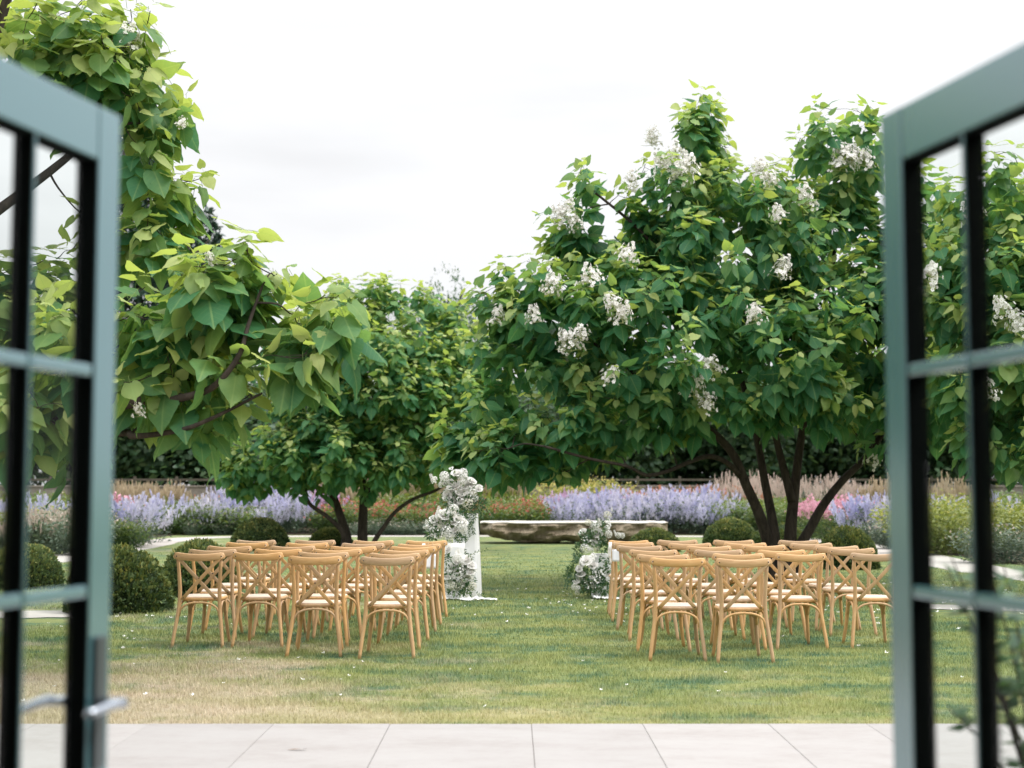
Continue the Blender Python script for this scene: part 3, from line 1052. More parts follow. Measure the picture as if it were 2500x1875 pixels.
    for i, (p, sc) in enumerate(flowers):
        o = link('blossom_cluster', PANICLE[i % 3], root, Vector(p) - base)
        o.scale = (sc, sc, sc); o.rotation_euler = (r.uniform(-0.5, 0.5), r.uniform(-0.5, 0.5), r.uniform(0, 6))
    return root


def lobes_px(d, lst):
    """(cx, cy, rx, ry[, depth offset, depth radius]) in view pixels -> ellipsoids in metres."""
    out_ = []
    for e in lst:
        cx, cy, rx, ry = e[:4]
        off = e[4] if len(e) > 4 else 0.0
        dd = d + off
        k = dd / 3072.0
        ydr = e[5] if len(e) > 5 else 0.9 * (rx + ry) / 2 * k
        out_.append((tuple(D(cx, cy, dd)), (rx * k, ydr, ry * k)))
    return out_


# --- the many-stemmed tree behind the low column's chairs
TD = 22.3
b1 = W(1905, 1426, TD); b1.z = 0
def stem(d, pts, r0, r1, base=None, lean=0.0):
    P = [W(x, y, d + lean * i) for i, (x, y) in enumerate(pts)]
    if base is not None: P = [Vector((base[0], base[1], -0.08))] + P
    n = len(P)
    return P, [r0 + (r1 - r0) * i / (n - 1) for i in range(n)]


stems_r = [
    stem(TD, [(1880, 1350), (1855, 1260), (1822, 1185), (1790, 1110), (1735, 1050), (1650, 990), (1560, 900)], 0.105, 0.035, (b1.x - 0.12, b1.y), -0.10),
    stem(TD, [(1893, 1330), (1884, 1260), (1868, 1180), (1850, 1080), (1830, 1000), (1790, 850), (1740, 660)], 0.095, 0.030, (b1.x - 0.03, b1.y + 0.08), 0.10),
    stem(TD, [(1928, 1330), (1932, 1270), (1940, 1195), (1950, 1110), (1968, 1000), (2000, 820), (2040, 600)], 0.115, 0.030, (b1.x + 0.08, b1.y - 0.03), 0.05),
    stem(TD, [(1934, 1225), (1915, 1150), (1897, 1080), (1884, 1000), (1900, 850)], 0.075, 0.035, None, 0.05),
    stem(TD, [(1950, 1345), (1978, 1290), (2012, 1230), (2060, 1170), (2118, 1112), (2170, 1030), (2240, 900)], 0.095, 0.035, (b1.x + 0.18, b1.y + 0.02), 0.08),
    stem(TD - 0.3, [(1806, 1160), (1775, 1130), (1734, 1114), (1690, 1125), (1630, 1150), (1577, 1160), (1530, 1138), (1440, 1120), (1330, 1090)], 0.045, 0.018, None, -0.18),
    stem(TD, [(1800, 1120), (1700, 1020), (1560, 920), (1400, 800)], 0.05, 0.02, None, -0.2),
    stem(TD, [(1790, 850), (1690, 700), (1560, 560), (1440, 460)], 0.04, 0.018, None, -0.1),
]
lob_r = lobes_px(TD, [
    (1512, 325, 92, 118, 0.2), (1835, 322, 132, 130, 0.2), (1440, 430, 110, 95, -0.3), (1290, 470, 112, 118, 0),
    (1140, 655, 130, 122, 0), (1225, 700, 160, 140, -0.9), (1075, 880, 118, 130, -0.2), (1010, 960, 62, 80, -0.3),
    (1400, 720, 220, 200, -1.2), (1390, 560, 170, 150, -0.3), (1610, 540, 190, 190, -0.6), (1640, 420, 90, 90, 0.3), (1800, 560, 170, 190, 0.4),
    (1650, 755, 220, 125, -1.5), (1880, 700, 190, 170, -0.5), (1980, 560, 120, 190, 0.3), (1990, 800, 150, 150, 0.0),
    (1300, 900, 190, 82, -0.9), (1520, 862, 190, 72, -1.2), (1780, 845, 190, 72, -1.0), (1955, 872, 130, 95, -0.5), (1150, 972, 120, 60, -0.8), (1430, 815, 260, 95, 1.5), (1720, 795, 260, 95, 1.6)])
fl_r = [(1190, 628), (1277, 610), (1345, 690), (1232, 750), (1315, 823), (1500, 848), (1538, 802), (1462, 338), (1408, 308), (1490, 372), (1440, 365), (1362, 402), (1650, 380), (1670, 395), (1840, 345), (1870, 358), (1815, 360),
        (1685, 592), (1633, 690), (1222, 462), (1215, 480), (1245, 490), (1352, 560), (1074, 692), (1153, 690), (1685, 470), (1740, 440), (1885, 1000), (1525, 880), (1330, 670), (1470, 390), (1255, 730), (1820, 335)]
def front_of(lobes, px, py, d):
    """nearest crown surface along the sight line through a photograph point."""
    o = np.array([0, 0, CAM_H]); v = np.array(D(px, py, 10.0)) - o; v /= np.linalg.norm(v)
    bestt = None
    for c, r_ in lobes:
        a = v / np.array(r_); b = (o - np.array(c)) / np.array(r_)
        A, B, C_ = a @ a, a @ b, b @ b - 1.1
        disc = B * B - A * C_
        if disc > 0:
            t = (-B - math.sqrt(disc)) / A
            if bestt is None or t < bestt: bestt = t
    if bestt is None: bestt = d / v[1]
    return tuple(o + v * (bestt + 0.05))


catalpa('many-stemmed catalpa covered in white blossom clusters behind the wooden chairs', (b1.x, b1.y, 0), stems_r, lob_r, 900, 0.262, 11,
        [(front_of(lob_r, x, y, TD), random.uniform(0.80, 1.20)) for x, y in fl_r], hole=0.24)

# --- the smaller catalpa in the middle distance
MD = 36.0
b2 = W(886, 1345, MD)
stems_m = [
    stem(MD, [(885, 1300), (887, 1240), (888, 1190), (884, 1100), (880, 1010), (890, 850)], 0.15, 0.04, (b2.x, b2.y)),
    stem(MD, [(890, 1210), (915, 1150), (950, 1060), (980, 960), (1000, 860)], 0.09, 0.03),
    stem(MD, [(892, 1208), (935, 1183), (985, 1155), (1020, 1110), (1060, 1020)], 0.075, 0.03),
    stem(MD, [(846, 1310), (836, 1275), (815, 1215), (790, 1160), (770, 1090), (740, 1010), (720, 900)], 0.14, 0.04, (b2.x - 0.42, b2.y - 0.3)),
    stem(MD - 0.6, [(836, 1300), (800, 1262), (756, 1230), (744, 1190), (750, 1140), (738, 1090), (690, 1030)], 0.065, 0.025, (b2.x - 0.40, b2.y - 0.4)),
    stem(MD - 0.6, [(915, 1320), (935, 1290), (965, 1250), (1010, 1218), (1070, 1194), (1120, 1150)], 0.07, 0.03, (b2.x + 0.2, b2.y - 0.5)),
]
lob_m = lobes_px(MD, [(770, 690, 95, 100, 0), (870, 700, 120, 98, 0.3), (690, 740, 110, 100, 0.2), (975, 770, 105, 105, 0), (1035, 830, 60, 70, 0.4), (820, 800, 150, 110, -1.2), (950, 880, 130, 100, -0.8),
                      (690, 880, 120, 95, -0.6), (600, 980, 130, 62, -0.3), (520, 1005, 62, 48, 0), (760, 960, 180, 72, -1.1), (930, 975, 120, 62, -0.5), (830, 930, 200, 90, 1.2)])
catalpa('rounded mid-sized catalpa without blossom beyond the topiary domes', (b2.x, b2.y, 0), stems_m, lob_m, 980, 0.255, 23, [], young=0.16, dirbias=0.6, hole=0.1)

# --- the near catalpa whose branch reaches over the chairs, trunk out of view
b3 = Vector((-5.7, 12.8, 0))
stems_l = [
    ([b3 + Vector(p) for p in ((0, 0, -0.08), (0.10, -0.1, 1.2), (0.2, -0.4, 2.4), (0.4, -0.6, 3.6), (0.8, -0.5, 5.0))], [0.13, 0.11, 0.09, 0.06, 0.03]),
    ([b3 + Vector(p) for p in ((0.1, 0.1, -0.08), (0.1, 0.2, 1.4), (0.2, 0.4, 3.0), (0.6, 0.4, 5.0), (1.2, 0.3, 7.0))], [0.13, 0.11, 0.09, 0.06, 0.03]),
    ([b3 + Vector(p) for p in ((-0.1, 0, -0.08), (-0.4, 0.1, 1.4), (-1.0, 0.2, 3.0), (-1.5, 0.4, 5.0))], [0.13, 0.1, 0.08, 0.03]),
    ([b3 + Vector((0.3, -0.3, 1.6))] + [W(x, y, d) for x, y, d in ((250, 1000, 11.6), (407, 978, 11.1), (493, 958, 10.9), (540, 927, 10.8), (587, 861, 10.8), (606, 794, 10.9), (640, 700, 11.0))], [0.07, 0.05, 0.032, 0.028, 0.024, 0.020, 0.016, 0.01]),
    ([b3 + Vector((0.3, -0.3, 1.7))] + [W(x, y, d) for x, y, d in ((250, 1060, 11.8), (330, 1065, 11.4), (440, 1050, 11.0), (520, 1020, 10.9), (640, 960, 11.0))], [0.06, 0.035, 0.025, 0.02, 0.015, 0.01]),
    ([b3 + Vector((0.4, -0.5, 3.3))] + [W(x, y, d) for x, y, d in ((120, 420, 13.2), (230, 330, 13.0), (320, 300, 12.9))], [0.06, 0.04, 0.025, 0.012]),
]
lob_l = lobes_px(11.2, [(500, 620, 130, 100, 0, 0.5), (670, 665, 92, 98, 0.1, 0.45), (545, 545, 95, 62, 0.1, 0.4), (380, 670, 150, 120, 0.3, 0.6), (320, 810, 120, 90, 0.4, 0.6), (505, 780, 120, 85, 0, 0.5), (620, 745, 75, 85, 0, 0.4), (440, 860, 100, 45, 0.1, 0.4), (180, 770, 150, 130, 0.8, 0.7), (100, 860, 150, 100, 0.9, 0.7), (735, 640, 40, 40, 0.1, 0.3)]) + \
    lobes_px(13.2, [(170, 120, 190, 150, 0, 0.8), (330, 190, 80, 68, 0, 0.5), (230, 40, 90, 80, 0.2, 0.5), (330, 345, 98, 85, 0, 0.5), (285, 455, 110, 95, 0.2, 0.5), (335, 480, 60, 60, 0, 0.4), (60, 650, 150, 110, 0.3, 0.7), (-290, 300, 190, 300, 0, 1.4), (-350, 400, 260, 330, -0.3, 1.5), (-150, 750, 220, 200, -0.5, 1.2), (-200, 20, 240, 220, 0.2, 1.3)]) + [((-8.0, 12.4, 4.2), (1.9, 1.7, 2.0)), ((-7.4, 11.0, 3.2), (1.5, 1.3, 1.4)), ((-8.2, 14.2, 3.6), (1.6, 1.5, 1.7))]
fl_l = [(258, 98, 13.0), (275, 108, 13.0), (262, 112, 12.9), (300, 895, 10.9), (390, 272, 12.8), (460, 570, 10.9)]
catalpa('tall near catalpa with yellow-green leaves reaching in behind the handled door', b3, stems_l, lob_l, 640, 0.268, 37,
        [(D(x, y, d), 0.9 if i < 3 else 0.35) for i, (x, y, d) in enumerate(fl_l)], young=0.34, dirbias=0.5, cull=0.55, hole=0.18)

# --- another catalpa seen through the panes of the other door
b4 = Vector((8.6, 19.6, 0))
stems_4 = [
    ([b4 + Vector(p) for p in ((0, 0, -0.08), (-0.3, -0.1, 1.2), (-0.9, -0.2, 2.6), (-1.6, -0.3, 4.6))], [0.13, 0.1, 0.07, 0.03]),
    ([b4 + Vector(p) for p in ((0.1, 0.1, -0.08), (0.1, 0.1, 1.4), (0.3, 0.2, 3.2), (0.2, 0.2, 5.6))], [0.12, 0.1, 0.07, 0.03]),
    ([b4 + Vector(p) for p in ((0.2, 0, -0.08), (0.7, 0.1, 1.4), (1.5, 0.1, 3.0), (2.0, 0.2, 4.4))], [0.12, 0.1, 0.07, 0.03]),
]
lob_4 = lobes_px(19.3, [(2150, 440, 105, 115, 0, 0.8), (2110, 600, 140, 140, 0, 1.0), (2230, 650, 150, 190, -0.4, 1.1), (2140, 800, 150, 120, -0.3, 1.0), (2190, 930, 130, 75, -0.6, 0.9), (2330, 520, 160, 190, 0.2, 1.2), (2420, 800, 190, 190, 0.4, 1.3), (2500, 620, 170, 200, 0.6, 1.2), (2260, 900, 80, 120, -0.9, 0.7)])
fl_4 = [(2172, 680, 18.0), (2205, 712, 18.0), (2130, 850, 18.0), (2005, 610, 18.2), (2110, 470, 18.3)]
catalpa('leafy catalpa seen through the panes of the door without a handle', b4, stems_4, lob_4, 380, 0.262, 41,
        [(D(x, y, d), 1.0) for x, y, d in fl_4], young=0.12)

# ------------------------------------------------------------------ clipped yew domes
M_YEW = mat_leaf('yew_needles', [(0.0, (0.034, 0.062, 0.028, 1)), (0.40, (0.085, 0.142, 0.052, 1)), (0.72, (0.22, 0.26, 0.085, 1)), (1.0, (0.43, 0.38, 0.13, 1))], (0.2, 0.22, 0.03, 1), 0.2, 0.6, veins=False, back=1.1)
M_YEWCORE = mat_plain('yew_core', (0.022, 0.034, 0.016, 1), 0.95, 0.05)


def dome_mesh(seed, n=7600):
    """Unit dome: radius 1, height 1; dense short sprigs over a dark core."""
    rg = np.random.default_rng(seed)
    v = rg.normal(size=(n, 3)); v /= np.linalg.norm(v, axis=1, keepdims=True)
    v[:, 2] = np.abs(v[:, 2]) * 1.0 - 0.10
    v[:, :2] *= np.where(v[:, 2:3] < 0.25, 0.93 + 0.28 * np.clip(v[:, 2:3], 0, .25), 1.0)
    bump_ = np.array([mnoise.noise(Vector(p) * 3.1 + Vector((seed, 0, 0))) * 0.06 + mnoise.noise(Vector(p) * 8 + Vector((0, seed, 0))) * 0.04 for p in v])
    P = v * (0.95 + bump_ + rg.normal(size=n) * 0.018)[:, None]
    P[:, 2] = np.maximum(P[:, 2], 0.0)
    d = v + rg.normal(size=(n, 3)) * 0.5 + np.array([0, 0, 0.35]); nn = rg.normal(size=(n, 3)) + v * 0.6
    S = rg.uniform(0.05, 0.10, n)
    tmpl = [(np.array([(0, -0.16, 0), (0, 0.16, 0), (0.55, 0.30, 0.05), (0.55, -0.30, 0.05), (1.0, 0, -0.03), (0.5, 0, 0.28), (0.3, 0, -0.25)], np.float32),
             np.array([(0, 1, 2), (0, 2, 3), (3, 2, 4), (0, 5, 4), (0, 6, 5)], np.int32), np.zeros((7, 2), np.float32))]
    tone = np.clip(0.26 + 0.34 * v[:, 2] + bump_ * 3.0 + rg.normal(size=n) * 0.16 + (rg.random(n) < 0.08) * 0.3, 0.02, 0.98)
    me = merge_leaves('foliage', P, frames(d, nn), S, np.zeros(n, int), tone, M_YEW, tmpl)
    return me


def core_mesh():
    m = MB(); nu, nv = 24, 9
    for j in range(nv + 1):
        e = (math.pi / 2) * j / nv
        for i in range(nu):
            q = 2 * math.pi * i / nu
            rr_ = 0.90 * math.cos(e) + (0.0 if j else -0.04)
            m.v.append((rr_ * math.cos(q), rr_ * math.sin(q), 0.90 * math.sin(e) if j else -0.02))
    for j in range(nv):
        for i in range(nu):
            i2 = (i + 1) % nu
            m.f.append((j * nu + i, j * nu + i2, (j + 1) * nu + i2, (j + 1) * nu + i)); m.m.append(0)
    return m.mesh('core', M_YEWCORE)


DOMES = [dome_mesh(s) for s in (3, 4, 5)]
CORE = core_mesh()
for i, (px, d, w, h, lab) in enumerate([
    (292, 17.6, 1.36, 0.86, 'large clipped yew dome close beside the outermost chair, golden at its shoulders'),
    (60, 21.7, 1.25, 0.74, 'yellow-tipped yew dome seen behind the bars of the handled door'),
    (489, 20.3, 1.18, 0.84, 'dark yew dome directly behind the outer chairs of the tall-plinth block'),
    (634, 36.0, 1.55, 0.86, 'very dark pointed yew dome against the pale blue sage'),
    (808, 38.0, 1.24, 0.56, 'low golden-green yew dome at the foot of the mid-sized catalpa'),
    (1597, 35.0, 1.36, 0.62, 'low yew dome in front of the end of the stone bench'),
    (1783, 39.0, 1.55, 0.80, 'round golden-green yew dome beside the tree stems and blue sage'),
    (1903, 38.0, 1.55, 0.68, 'yew dome half hidden behind the stems of the many-stemmed catalpa'),
    (2068, 27.2, 1.24, 0.86, 'dark yew dome behind the outermost chairs of the many-stemmed tree block'),
]):
    g = W(px, 1300, d)
    root = empty('yew_dome', (g.x, d, 0), i * 1.3)
    tag(root, lab, 'topiary', 'clipped yew domes on the lawn')
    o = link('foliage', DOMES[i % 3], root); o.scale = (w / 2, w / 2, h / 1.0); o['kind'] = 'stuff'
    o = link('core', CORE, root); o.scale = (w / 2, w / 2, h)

# ------------------------------------------------------------------ stone bench: a long rough slab
tn = NT('rough_sandstone')
o_ = tn.n('TexCoord').outputs['Object']
f1 = tn.noise(2.6, 8, 0.68, tn.mapping(o_, (1, 1, 1.15)), 0.5); f2 = tn.noise(11, 6, 0.7, o_)
c_ = tn.ramp(f1, [(0.28, (0.105, 0.082, 0.058, 1)), (0.48, (0.21, 0.17, 0.12, 1)), (0.70, (0.34, 0.29, 0.22, 1))])
p_ = tn.principled(None, 0.9, 0.15); tn.l(c_, p_.inputs['Base Color'])
tn.l(tn.bump(tn.math('ADD', f1, tn.math('MULTIPLY', f2, 0.4)), 0.8, 0.10), p_.inputs['Normal'])
M_ROCK = tn.done(p_.outputs[0])
M_SAWN = mat_plain('sawn_stone_top', (0.60, 0.56, 0.52, 1), 0.75, 0.2, var=0.06, scale=3)
bench = empty('stone_bench', (W(1400, 1326, 40.8).x, 40.8, 0))
tag(bench, 'long rough stone slab bench with a pale flat top before the blue sage', 'bench')
m = MB()
L_ = 5.30; nx_, nz_ = 60, 8
def bench_profile(u):
    """front outline: bottom height and left taper, u in 0..1 along the length"""
    bot = 0.05 + 0.05 * math.sin(u * 9.0 + 0.6) + 0.06 * mnoise.noise(Vector((u * 7, 3.1, 0))) + 0.03 * mnoise.noise(Vector((u * 23, 1.1, 0)))
    if u < 0.14: bot += 0.22 * (1 - u / 0.14) ** 1.4
    if 0.36 < u < 0.52: bot += 0.07 * math.sin((u - 0.36) / 0.16 * math.pi)
    if u > 0.66: bot -= 0.05
    return max(0.0, bot)
front, rows_ = [], []
for j in range(nz_ + 1):
    for i in range(nx_ + 1):
        u = i / nx_; x = (u - 0.5) * L_
        b = bench_profile(u); t = 0.575
        z = b + (t - b) * j / nz_
        bul = math.sin(math.pi * j / nz_) * 0.10
        y = -0.85 - bul - 0.34 * abs(mnoise.noise(Vector((x * 1.5, z * 3.0, 1.7)))) - 0.16 * mnoise.noise(Vector((x * 3.7, z * 6, 5.0))) - 0.05 * mnoise.noise(Vector((x * 11, z * 14, 2.0))) - (0.25 if j else 0.0) * 0 + (0.16 * (1 - j / nz_) ** 2)
        if j == nz_: y = -0.92 - 0.04 * mnoise.noise(Vector((x * 2, 0, 9)))
        e = min(u, 1 - u)
        if e < 0.06: y += (0.06 - e) * 9
        m.v.append((x, y, z))
for j in range(nz_):
    for i in range(nx_):
        a = j * (nx_ + 1) + i
        m.f.append((a, a + 1, a + nx_ + 2, a + nx_ + 1)); m.m.append(0)
b0 = len(m.v)
for j in range(nz_ + 1):                                  # back and ends, simpler
    for i in range(nx_ + 1):
        u = i / nx_; x = (u - 0.5) * L_
        b = bench_profile(u); z = b + (0.575 - b) * j / nz_
        m.v.append((x, 0.95 - (0.06 - min(u, 1 - u, 0.06)) * 9 - 0.3 * (1 - j / nz_) ** 2, z))
for j in range(nz_):
    for i in range(nx_):
        a = b0 + j * (nx_ + 1) + i
        m.f.append((a + 1, a, a + nx_ + 1, a + nx_ + 2)); m.m.append(0)
for i in range(nx_):                                       # underside
    m.f.append((i + 1, i, b0 + i, b0 + i + 1)); m.m.append(0)
for j in range(nz_):
    for i in (0, nx_):
        a = j * (nx_ + 1) + i; c = b0 + a
        q = (a, a + nx_ + 1, c + nx_ + 1, c)
        m.f.append(q if i == 0 else q[::-1]); m.m.append(0)
m.build('rock', M_ROCK, bench, smooth=False)
m = MB(); n = 40; vs = []
for s, zz in ((1.0, 0.577), (1.0, 0.596), (0.985, 0.604)):
    for k in range(n):
        q = 2 * math.pi * k / n; p = 5.0
        c, s_ = math.cos(q), math.sin(q)
        vs.append((math.copysign(abs(c) ** (2 / p), c) * L_ / 2 * 1.005 * s, math.copysign(abs(s_) ** (2 / p), s_) * 1.0 * s + 0.02, zz + 0.012 * math.sin(k * 1.7)))
fs = [(r_ * n + k, r_ * n + (k + 1) % n, (r_ + 1) * n + (k + 1) % n, (r_ + 1) * n + k) for r_ in range(2) for k in range(n)]
fs.append(tuple(2 * n + k for k in range(n))); fs.append(tuple(range(n - 1, -1, -1)))
m.add(vs, fs); m.build('top', M_SAWN, bench, smooth=False)

# ------------------------------------------------------------------ blooms for the two arrangements
def petal(m, c, e, up, ln, w, curl, mi=0):
    s = e.cross(up).normalized()
    p = [c, c + e * ln * 0.45 - s * w * 0.5 + up * ln * 0.35, c + e * ln * 0.45 + s * w * 0.5 + up * ln * 0.35,
         c + e * ln * (0.75 + curl * 0.25) - s * w * 0.34 + up * ln * (0.85 - curl * 0.4), c + e * ln * (0.75 + curl * 0.25) + s * w * 0.34 + up * ln * (0.85 - curl * 0.4)]
    m.add(p, [(0, 2, 1), (1, 2, 4, 3)], mi)


def rose_mesh(seed):
    r = random.Random(seed); m = MB()
    for ring, (np_, ln, w, op) in enumerate(((3, 0.95, 0.50, 0.06), (5, 1.02, 0.66, 0.20), (6, 1.06, 0.80, 0.36), (7, 1.04, 0.86, 0.54), (8, 0.98, 0.86, 0.76))):
        for k in range(np_):
            q = k * 6.283 / np_ + ring * 0.7 + r.uniform(-0.15, 0.15)
            tilt = op + r.uniform(-0.08, 0.08)
            e = Vector((math.cos(q) * math.sin(tilt), math.sin(q) * math.sin(tilt), 0)); e2 = Vector((math.cos(q), math.sin(q), 0))
            up = Vector((0, 0, 1)) * math.cos(tilt) + e2 * math.sin(tilt) * 0.35
            petal(m, Vector((0, 0, -0.45)) + e2 * 0.06 * ring, e2 * (0.25 + 0.75 * math.sin(tilt)), up.normalized() if tilt < 1.0 else Vector((0, 0, 0.55)), ln, w, min(1, ring / 4), 0)
    return m.mesh('rose', [M_PETAL], smooth=True)


def hydrangea_mesh(seed, n=46, mats=None):
    r = random.Random(seed); m = MB()
    for k in range(n):
        z = 1 - 1.75 * (k + 0.5) / n; rr_ = math.sqrt(max(0, 1 - z * z)); q = k * 2.39996
        d = Vector((rr_ * math.cos(q), rr_ * math.sin(q), z)); c = d * r.uniform(0.86, 1.0)
        a = d.orthogonal().normalized(); b = d.cross(a); ph = r.uniform(0, 1.5); s = r.uniform(0.20, 0.27)
        for i in range(4):
            q1 = ph + i * 1.5708
            e = a * math.cos(q1) + b * math.sin(q1); sd = b * math.cos(q1) - a * math.sin(q1)
            m.add([c, c + e * s * 0.6 - sd * s * 0.42 + d * 0.03, c + e * s + d * r.uniform(-0.05, 0.05), c + e * s * 0.6 + sd * s * 0.42 + d * 0.03], [(0, 1, 2, 3)], 0)
    m.tube([(0, 0, -1.4), (0, 0, 0.2)], [0.06, 0.05], 5, 1)
    return m.mesh('hydrangea', mats or [M_PETAL, M_BUD], smooth=False)


def spike_mesh(seed, n=34):
    r = random.Random(seed); m = MB()
    m.tube([(0, 0, -1.5), (0, 0, 1.0)], [0.05, 0.02], 5, 1)
    for k in range(n):
        t = k / n; q = k * 2.39996; w = 0.42 * (1 - 0.6 * t)
        d = Vector((math.cos(q), math.sin(q), 0.5)).normalized(); c = Vector((math.cos(q) * w, math.sin(q) * w, -0.9 + 1.9 * t))
        a = d.orthogonal().normalized(); b = d.cross(a); s = 0.24 * (1 - 0.45 * t)
        for i in range(5):
            q1 = i * 1.2566 + k
            e = a * math.cos(q1) + b * math.sin(q1); sd = b * math.cos(q1) - a * math.sin(q1)
            m.add([c, c + e * s * 0.6 - sd * s * 0.4, c + e * s + d * 0.04, c + e * s * 0.6 + sd * s * 0.4], [(0, 1, 2, 3)], 0)
    return m.mesh('flower_spike', [M_PETAL, M_BUD], smooth=False)


ROSE = [rose_mesh(s) for s in (1, 2, 3)]
HYD = [hydrangea_mesh(1), hydrangea_mesh(2), hydrangea_mesh(3, 46, [M_CREAM, M_BUD])]
SPK = [spike_mesh(1), spike_mesh(2)]
for me in ROSE:
    for p in me.polygons: p.use_smooth = True
SPRIG_T = [(np.array([(0, 0, 0), (0.35, 0.20, 0.04), (0.35, -0.20, 0.04), (1, 0, -0.05), (0.4, 0, 0.0)], np.float32), np.array([(0, 4, 1), (0, 2, 4), (1, 4, 3), (4, 2, 3)], np.int32), np.zeros((5, 2), np.float32))]


def arrangement(name, label, blooms, d, scale_px, org, greens, fillers, trails, seed, base_pt, depth_of):
    """blooms: (x, y, r, kind) read off the enlarged photograph; greens: ellipses of foliage; trails: hanging stems."""
    r = random.Random(seed); rg = np.random.default_rng(seed)
    root = empty(name, base_pt)
    tag(root, label, 'flowers', 'white wedding flower arrangements')
    bp = Vector(base_pt)
    def at(x, y, off=0.0):
        return W(org[0] + x / scale_px, org[1] + y / scale_px, d + depth_of(y) + off)
    mpp = d / 3472.0 / scale_px
    for x, y, rad_, k in blooms:
        rm = rad_ * mpp * 1.16
        p = at(x, y, -0.06 + r.uniform(-0.05, 0.03)) - bp
        me, nm = (r.choice(ROSE), 'rose') if k == 'r' else (r.choice(HYD[:2]), 'hydrangea') if k == 'h' else (HYD[2], 'hydrangea') if k == 'c' else (r.choice(SPK), 'flower_spike')
        o = link(nm, me, root, p)
        s = rm * (1.0 if k in 'hc' else 1.12 if k == 'r' else 1.2)
        o.scale = (s, s, s)
        tl = Vector((r.uniform(-0.6, 0.6) + (x - 480) * 0.0006, -1.0 + r.uniform(-0.2, 0.5), r.uniform(0.1, 0.9) + 0.3)) if k != 's' else Vector((r.uniform(-0.5, 0.2), -0.5, 0.9))
        o.rotation_euler = tl.to_track_quat('Z', 'Y').to_euler()
    LP, LD, LN, LS, LT = [], [], [], [], []
    for (cx, cy, rx, ry, n) in greens:
        for _ in range(n):
            q, s = r.uniform(0, 6.283), math.sqrt(r.random()) * r.uniform(0.8, 1.15)
            x, y = cx + rx * s * math.cos(q), cy + ry * s * math.sin(q)
            p = at(x, y, -0.03 + r.uniform(-0.10, 0.12))
            if p.z < 0.02: p.z = 0.02
            LP.append(p - bp); LD.append(Vector((math.cos(q) * 0.8, -0.4, -math.sin(q) * 0.8 + 0.1)) + Vector(rg.normal(size=3)) * 0.5); LN.append(Vector((0, -0.7, 0.6)) + Vector(rg.normal(size=3)) * 0.5)
            LS.append(r.uniform(0.035, 0.075)); LT.append(r.uniform(0.05, 0.95))
    stems = MB()
    for pts, n, lf in trails:
        P, R = smooth_path([at(x, y, -0.12) - bp for x, y in pts], [0.0025] * len(pts), 6)
        stems.tube(P, R, 4)
        for i in range(n):
            k = i / n * (len(P) - 1); a = P[int(k)]; b = P[min(int(k) + 1, len(P) - 1)]
            t = (b - a).normalized() if (b - a).length > 1e-6 else Vector((0, 0, -1)); sd = Vector((t.z, 0, -t.x)) * (1 if i % 2 else -1)
            LP.append(a.lerp(b, k % 1)); LD.append(sd * 0.8 + t * 0.6 + Vector(rg.normal(size=3)) * 0.25); LN.append(Vector((0, -1, 0.4)) + Vector(rg.normal(size=3)) * 0.3)
            LS.append(lf * r.uniform(0.7, 1.2)); LT.append(r.uniform(0.02, 0.5))
    a3 = lambda L: np.array([tuple(p) for p in L])
    me = merge_leaves('greenery', a3(LP), frames(a3(LD), a3(LN)), np.array(LS), np.zeros(len(LP), int), np.array(LT), M_FERN, SPRIG_T)
    o = link('greenery', me, root); o['kind'] = 'stuff'
    m = MB()
    for (cx, cy, rx, ry, n) in fillers:
        for _ in range(n):
            q, s = r.uniform(0, 6.283), math.sqrt(r.random())
            p = at(cx + rx * s * math.cos(q), cy + ry * s * math.sin(q), -0.03 + r.uniform(-0.12, 0.06)) - bp
            dd = Vector((r.uniform(-1, 1), -1, r.uniform(0, 1.2))).normalized(); a = dd.orthogonal().normalized(); b = dd.cross(a); sz = r.uniform(0.009, 0.017)
            ph = r.uniform(0, 1)
            for i in range(5):
                q1 = ph + i * 1.2566; e = a * math.cos(q1) + b * math.sin(q1); sd = b * math.cos(q1) - a * math.sin(q1)
                m.add([p, p + e * sz * 0.6 - sd * sz * 0.45, p + e * sz + dd * 0.003, p + e * sz * 0.6 + sd * sz * 0.45], [(0, 1, 2, 3)], 0)
    if m.v:
        o = m.build('filler_flowers', M_PETAL, root, smooth=False); o['kind'] = 'stuff'
    if stems.v:
        stems.build('stems', M_BUD, root)
    return root


FD = 19.75
A_OFF = (1020, 1130)
top_b = [(460, 115, 50, 'r'), (545, 115, 48, 'h'), (555, 172, 42, 'h'), (320, 160, 55, 'h'), (325, 215, 55, 'h'), (170, 182, 46, 's'), (205, 190, 28, 'h'), (595, 248, 62, 'r'), (645, 208, 44, 'r'), (440, 265, 54, 'r'), (540, 338, 46, 'r'), (640, 360, 60, 'h'),
         (728, 300, 36, 'r'), (400, 385, 74, 'r'), (345, 395, 44, 'r'), (372, 292, 26, 'r'), (500, 297, 26, 'r'), (435, 445, 60, 'r'), (525, 400, 27, 'r'), (578, 390, 22, 'r'), (600, 490, 68, 'c'), (695, 425, 28, 'h'), (280, 262, 34, 'h'), (505, 460, 30, 'r'), (540, 222, 40, 'h')]
mid_b = [(430, 552, 55, 'h'), (245, 572, 48, 's'), (312, 612, 60, 'r'), (290, 655, 40, 'r'), (490, 662, 50, 'r'), (190, 668, 44, 'r'), (105, 722, 40, 's'), (85, 762, 24, 'h'), (378, 705, 36, 'c'), (345, 822, 66, 'h'), (365, 885, 60, 'h'), (520, 755, 66, 'h'), (545, 800, 46, 'h'), (445, 792, 34, 'r'), (212, 752, 28, 'r'), (150, 805, 20, 'h'), (255, 760, 26, 'c'), (400, 645, 28, 'c'), (470, 735, 36, 'h')]
